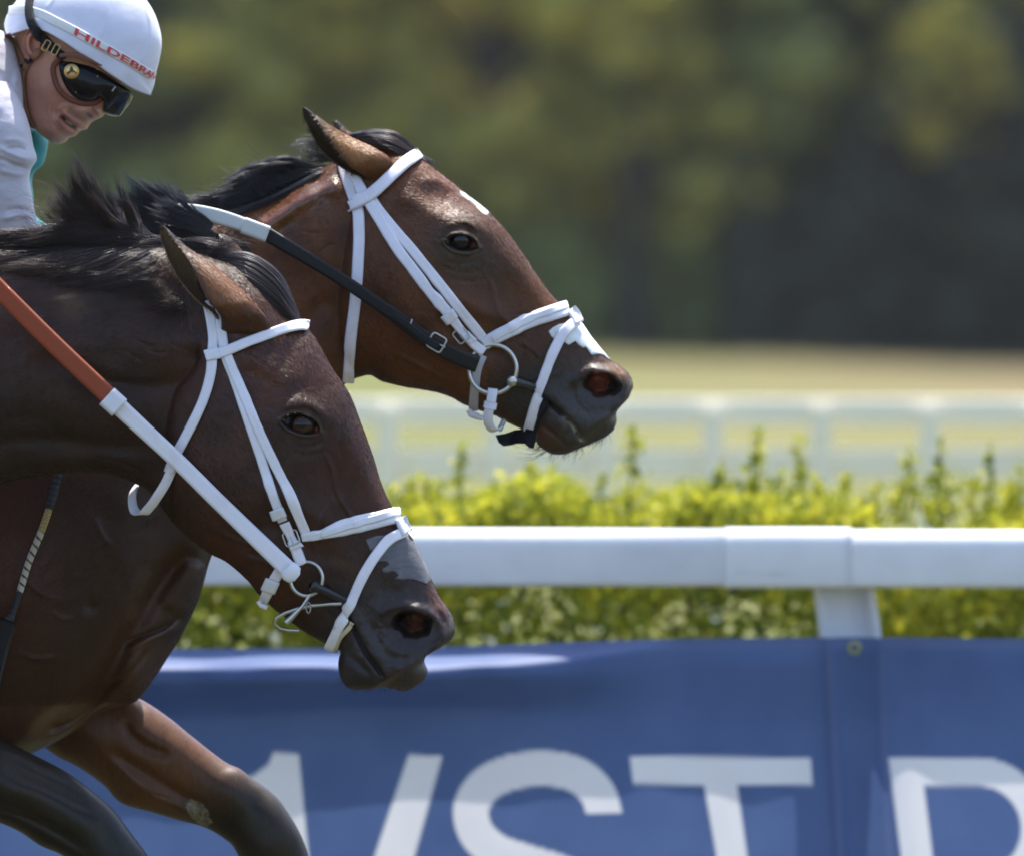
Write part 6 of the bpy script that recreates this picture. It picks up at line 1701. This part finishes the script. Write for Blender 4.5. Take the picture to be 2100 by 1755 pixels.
mesh_obj('emblem_figure', np.array(pv), pf, simple('dark_enamel', (0.06, 0.03, 0.02), 0.4), dsk, smooth=False)
Vt, Ft = tube(W, 0.0004, 5, closed=True)
mesh_obj('emblem_ring', Vt, Ft, simple('dark_gold', (0.25, 0.14, 0.05), 0.4, 0.6), dsk)
for k_, (a_, b_) in enumerate([((196, 141), (203, 143)), ((229, 187), (236, 178)), ((155, 189), (156, 190)), ((199, 156), (200, 158))]):
    yy = gsurf.y(*a_)
    W = np.linspace(JS.w(*a_, 0), JS.w(*b_, 0), 3); W[:, 1] = yy-0.0005
    Vt, Ft = tube(W, 0.0011, 6)
    mesh_obj('rivet', Vt, Ft, gold if k_ != 1 else M_STEEL, gog_o)
# elastic over the helmet
class Surf2:
    """nearest of two surfaces"""
    def __init__(s, a, b): s.a, s.b, s.sp = a, b, a.sp
    def hit(s, px, pz):
        h1, h2 = s.a.hit(px, pz), s.b.hit(px, pz)
        if h1 is None: return h2
        if h2 is None: return h1
        return h1 if h1[0][1] < h2[0][1] else h2
    y = Surf.y
both = Surf2(helsurf, hsurf)
M_ELA = web_mat('black_elastic', (0.014, 0.014, 0.018), (0.05, 0.05, 0.05), 0.7, 0.2)
add_strap(gog_o, 'elastic', both, [(70, -42), (64, -10), (61, 15), (64, 40), (75, 62), (92, 82), (112, 101), (134, 120)], [17, 16, 16, 18, 20, 19, 18, 18], M_ELA, off=0.003, t=0.002, smooth=14)
for (bx0, bz0, an) in ((95, 94, 30), (114.5, 102.5, 28)):
    Vt, Ft = buckle(JS, np.array([bx0, bz0]), an, 11, 22, both.y(bx0, bz0)-0.010, r=1.1, prong=False)
    mesh_obj('slider', Vt, Ft, gold, gog_o)
# leather harness of the helmet
hl = web_mat('tan_leather', (0.26, 0.12, 0.06), (0.15, 0.07, 0.04), 0.5)
har = empty('harness', (0, 0, 0)); har.parent = None
COL.objects.unlink(har); bpy.data.objects.remove(har)
add_strap(helmet, 'harness_strap', both, [(16, 70), (24, 86), (34, 104), (46, 130)], 13, hl, off=0.002, t=0.0022)
add_strap(helmet, 'harness_strap', both, [(92, 96), (80, 108), (66, 122), (50, 142)], 11, hl, off=0.003, t=0.0022)
add_strap(helmet, 'chin_strap', hsurf, [(50, 140), (46, 158), (46, 192), (50, 222), (57, 248), (68, 268)], [12, 10, 11, 13, 13, 10], hl, off=0.002, t=0.0025, wrap1=True, mirror=True)
Vt, Ft = sphere(np.array([*JS.w(49, 134, 0)])*np.array([1, 0, 1])+np.array([0, both.y(49, 134)-0.006, 0]), np.array([4, 2, 5])*JS.u, 20, 12)
mesh_obj('snap', Vt, Ft, M_STEEL, helmet)
Vt, Ft = tube(np.array([JS.w(40, 250, 0), JS.w(52, 260, 0), JS.w(68, 268, 0)])*np.array([1, 0, 1])+np.array([0, JS.y0-0.062, 0]), 3.2*JS.u, 8)
mesh_obj('chin_buckle', Vt, Ft, M_DSTEEL, helmet)
add_strap(helmet, 'harness_loop', both, [(60, 118), (66, 128)], 14, M_ELA, off=0.006, t=0.002)

# silks
sk = NT('lilac_silks'); q_ = sk.noise(sk.coord(), 10, 4); q2 = sk.noise(sk.coord(scale=(1, 1, 2.2), rot=(0, 25, 0)), 16, 3, 0.5)
sk.set(col=sk.ramp(q_, [(0.3, (0.48, 0.45, 0.50)), (0.7, (0.56, 0.53, 0.58))]), rough=0.55, spec=0.4, sheen=0.3, normal=sk.bump(q2, 0.5, 0.008))
def folds(lines):
    def f(px, pz):
        F = 2.5*vnoise(np.stack([px, pz, 0*px], -1), 30, 51)+1.2*vnoise(np.stack([px*0.6, pz, 0*px], -1), 14, 52)
        for p, s, a in lines: F += a*ridge(px, pz, p, s, 0.25)
        return F
    return f
tor = [(-900, 150, -900, 560, 200), (-600, 60, -600, 500, 230), (-350, 0, -340, 420, 255), (-170, 20, -160, 370, 262), (-70, 45, -70, 330, 235), (-20, 55, -30, 305, 190), (8, 66, 0, 295, 140), (22, 85, 18, 285, 112), (32, 110, 34, 279, 96), (41, 150, 44, 276, 88), (44, 200, 46, 272, 84), (44, 240, 45, 262, 74)]
V, F, A = loft(JS, tor, 160, 120, 60, 0.8, folds([([(38, 135), (30, 180), (38, 230), (44, 268)], 5, 7), ([(30, 130), (20, 180), (28, 240), (34, 276)], 4, -6), ([(0, 120), (20, 200), (10, 280)], 6, 5), ([(-10, 150), (4, 210), (-6, 280)], 4, -5), ([(20, 282), (0, 288), (-20, 300)], 3, -6)]))
torso = mesh_obj('silks', V, F, sk.m, rider)
sl = [(20, 170, -150, 150, 90, -110), (50, 225, -120, 220, 92, -130), (64, 268, -96, 262, 86, -140), (70, 300, -84, 300, 82, -142), (76, 331, -76, 336, 80, -142), (66, 347, -70, 352, 76, -140), (62, 364, -66, 374, 74, -138), (66, 398, -62, 410, 72, -134), (71, 430, -58, 446, 70, -128), (74, 452, -50, 490, 66, -122),
      (86, 466, -10, 530, 60, -112), (108, 474, 60, 540, 54, -104), (140, 474, 120, 530, 48, -96), (180, 462, 172, 508, 42, -90), (208, 448, 206, 488, 38, -86)]
V, F, A = loft(JS, sl, 260, 110, 50, 0.85, folds([([(72, 330), (40, 322), (0, 305), (-30, 300)], 4, 5), ([(66, 346), (40, 342), (10, 330), (-20, 325)], 3.2, -6), ([(64, 360), (30, 358), (0, 350)], 4, 4), ([(66, 300), (40, 290), (10, 292)], 4, 4), ([(62, 312), (40, 306), (16, 310)], 3, -5), ([(70, 436), (40, 430), (10, 436)], 3.5, -4), ([(74, 446), (44, 444), (6, 452)], 4, 5)]))
mesh_obj('sleeve', V, F, sk.m, rider)
teal = NT('teal_silks'); q_ = teal.noise(teal.coord(), 20, 4); teal.set(col=teal.ramp(q_, [(0.3, (0.005, 0.20, 0.23)), (0.7, (0.01, 0.30, 0.33))]), rough=0.5, spec=0.4)
sl2 = [(30, 200, -100, 190, 80, 130), (60, 235, -60, 230, 80, 130), (84, 272, -40, 270, 70, 128), (86, 286, -36, 300, 66, 126), (82, 312, -30, 320, 62, 124), (74, 335, -30, 345, 60, 122), (58, 350, -30, 360, 60, 120), (56, 400, -20, 410, 58, 112), (62, 440, -10, 460, 56, 100), (100, 462, 40, 505, 50, 80), (180, 458, 160, 500, 44, 50), (268, 442, 262, 482, 38, 26), (300, 436, 296, 474, 34, 16)]
V, F, A = loft(JS, sl2, 160, 60, 60, 0.85, folds([]))
setp(mesh_obj('sleeve', V, F, teal.m, rider), 'teal sleeve of the far arm')
# slit of the dark vent on the shoulder
add_strap(rider, 'dark_piping', Surf(JS, bvh_of(*(lambda a: (a[0], a[1]))(loft(JS, tor, 160, 120, 60, 0.8)))), [(-4, 300), (8, 292), (20, 282)], 3, M_ELA, off=0.006)

def fist(c, y, ang, sc=1.0):
    """closed hand gripping the rein: palm and four curled fingers and a thumb, px units along ang"""
    a = math.radians(ang); e = np.array([math.cos(a), math.sin(a)]); f = np.array([-e[1], e[0]])
    def P(u, v, w):                      # u along knuckles, v down, w toward camera
        p = np.array(c)+e*u*sc+f*v*sc
        q = JS.w(p[0], p[1], 0); q[1] = JS.y0+(y-w*sc)*JS.u; return q
    parts = []
    V, F = sphere((0, 0, 0), (1, 1, 1), 28, 18)
    V = np.array([P(x*44, zz*32, yy*20) for x, yy, zz in V]); parts.append((V, F))
    for i, (u0, L, r) in enumerate(((32, 1.0, 10.5), (12, 1.08, 11), (-9, 1.0, 10.5), (-28, 0.85, 9.2))):
        pts = [P(u0, -22, 0), P(u0+2, -32*L, 12), P(u0+3, -26*L, 30*L), P(u0+3, -4, 36*L), P(u0+1, 12*L, 30*L), P(u0, 16*L, 16*L)]
        pts = np.array(pts); q = catmull(np.c_[np.r_[0, np.cumsum(np.linalg.norm(np.diff(pts, axis=0), axis=1))], np.zeros(6), pts], 26)[:, 2:]
        rr = np.interp(np.linspace(0, 1, 26), [0, 0.2, 0.45, 0.5, 0.75, 0.95, 1], [1.02, 1.08, 0.95, 1.0, 0.88, 0.75, 0.45])*r*sc*JS.u
        parts.append(tube(q, rr, 14))
    pts = np.array([P(40, 10, 6), P(52, 2, 22), P(46, -8, 38), P(30, -10, 46), P(18, -8, 46)])
    q = catmull(np.c_[np.r_[0, np.cumsum(np.linalg.norm(np.diff(pts, axis=0), axis=1))], np.zeros(5), pts], 22)[:, 2:]
    parts.append(tube(q, np.interp(np.linspace(0, 1, 22), [0, .3, .6, .9, 1], [12, 12.5, 10.5, 9, 5])*sc*JS.u, 14))
    V, F = join(parts)
    o = mesh_obj('hand', V, F, skin.m, rider, attrs={'coat': ('POINT', np.tile(np.array([0.42, 0.21, 0.14]), (len(V), 1)))})
fist((244, 455), -78, 12, 0.82)
fist((330, 444), -30, 14, 0.82)

# whip
wh = empty('whip', (-0.7, 0.35, 0.5), 'thin racing whip with white spiral binding hanging beside the far horse shoulder', 'whip')
wp = [(262, 405, -95), (240, 450, -100), (195, 640, -200), (160, 830, -265), (128, 972, -290), (112, 1035, -296), (97, 1080, -300), (71, 1144, -304), (52, 1206, -308), (36, 1254, -310), (22, 1282, -312), (5, 1340, -315), (-14, 1420, -318), (-26, 1470, -320)]
q = catmull(np.array(wp, float), 900)
W = JS.w(q[:, 0], q[:, 1], 0); W[:, 1] += q[:, 2]*JS.u
zz = q[:, 1]
rad_ = np.interp(zz, [405, 460, 600, 972, 1030, 1036, 1206, 1210, 1250, 1262, 1275, 1440, 1470], [11, 11, 9, 9.5, 8.5, 7.5, 7, 6.5, 7, 9, 20, 20, 16])*JS.u
rad_ *= 1+0.06*np.sin(zz*0.55)*((zz < 1035) | ((zz > 1210) & (zz < 1260)))
V, F = tube(W, rad_, 16)
gy = np.repeat(zz, 16); an_ = np.tile(np.linspace(0, 1, 16, endpoint=False), len(zz))
gy = np.r_[gy, zz[0], zz[-1]]; an_ = np.r_[an_, 0, 0]
col = np.tile(np.array([0.014, 0.016, 0.024]), (len(gy), 1))
sec = (gy > 1040) & (gy < 1207)
sp_ = ((gy/15.5+an_) % 1.0)
wcol = np.where((sp_ < 0.26)[:, None], np.array([0.02, 0.02, 0.02]), np.array([0.50, 0.46, 0.38]))
wcol = np.where((gy < 1085)[:, None], np.where(((gy*0.37+an_*3) % 1 < 0.35)[:, None], np.array([0.10, 0.08, 0.03]), np.array([0.50, 0.36, 0.14])), wcol)
col = np.where(sec[:, None], wcol, col)
wm = NT('whip_binding'); wm.set(col=wm.attr('coat'), rough=0.45)
mesh_obj('shaft', V, F, wm.m, wh, attrs={'coat': ('POINT', col)})
q = catmull(np.array([(30, 1262, -316), (16, 1300, -320), (-2, 1370, -324), (-26, 1480, -326)], float), 30)
W = JS.w(q[:, 0], q[:, 1], 0); W[:, 1] += q[:, 2]*JS.u-0.016
V, F, cc, ll = ribbon(W, np.tile(np.array([[1.0, 0, 0.25]]), (30, 1)), 34*JS.u, 0.006)
mesh_obj('padded_flap', V, F, M_LEA, wh, attrs={'across': ('POINT', cc), 'along': ('POINT', ll)})

# ------------------------------------------------------------------ summer haze in the air
Vz, Fz = box(0, 5, 19, 640, 660, 42)
hz = bpy.data.materials.new('haze_air'); hz.use_nodes = True
t_ = hz.node_tree; t_.nodes.remove(t_.nodes['Principled BSDF'])
pv_ = t_.nodes.new('ShaderNodeVolumePrincipled'); pv_.inputs['Density'].default_value = 0.00018; pv_.inputs['Color'].default_value = (0.92, 0.92, 0.92, 1); pv_.inputs['Anisotropy'].default_value = 0.2
t_.links.new(pv_.outputs[0], t_.nodes['Material Output'].inputs['Volume'])
setp(mesh_obj('haze', Vz, Fz, hz, smooth=False), 'thin summer haze in the air before the wood', kind='stuff')
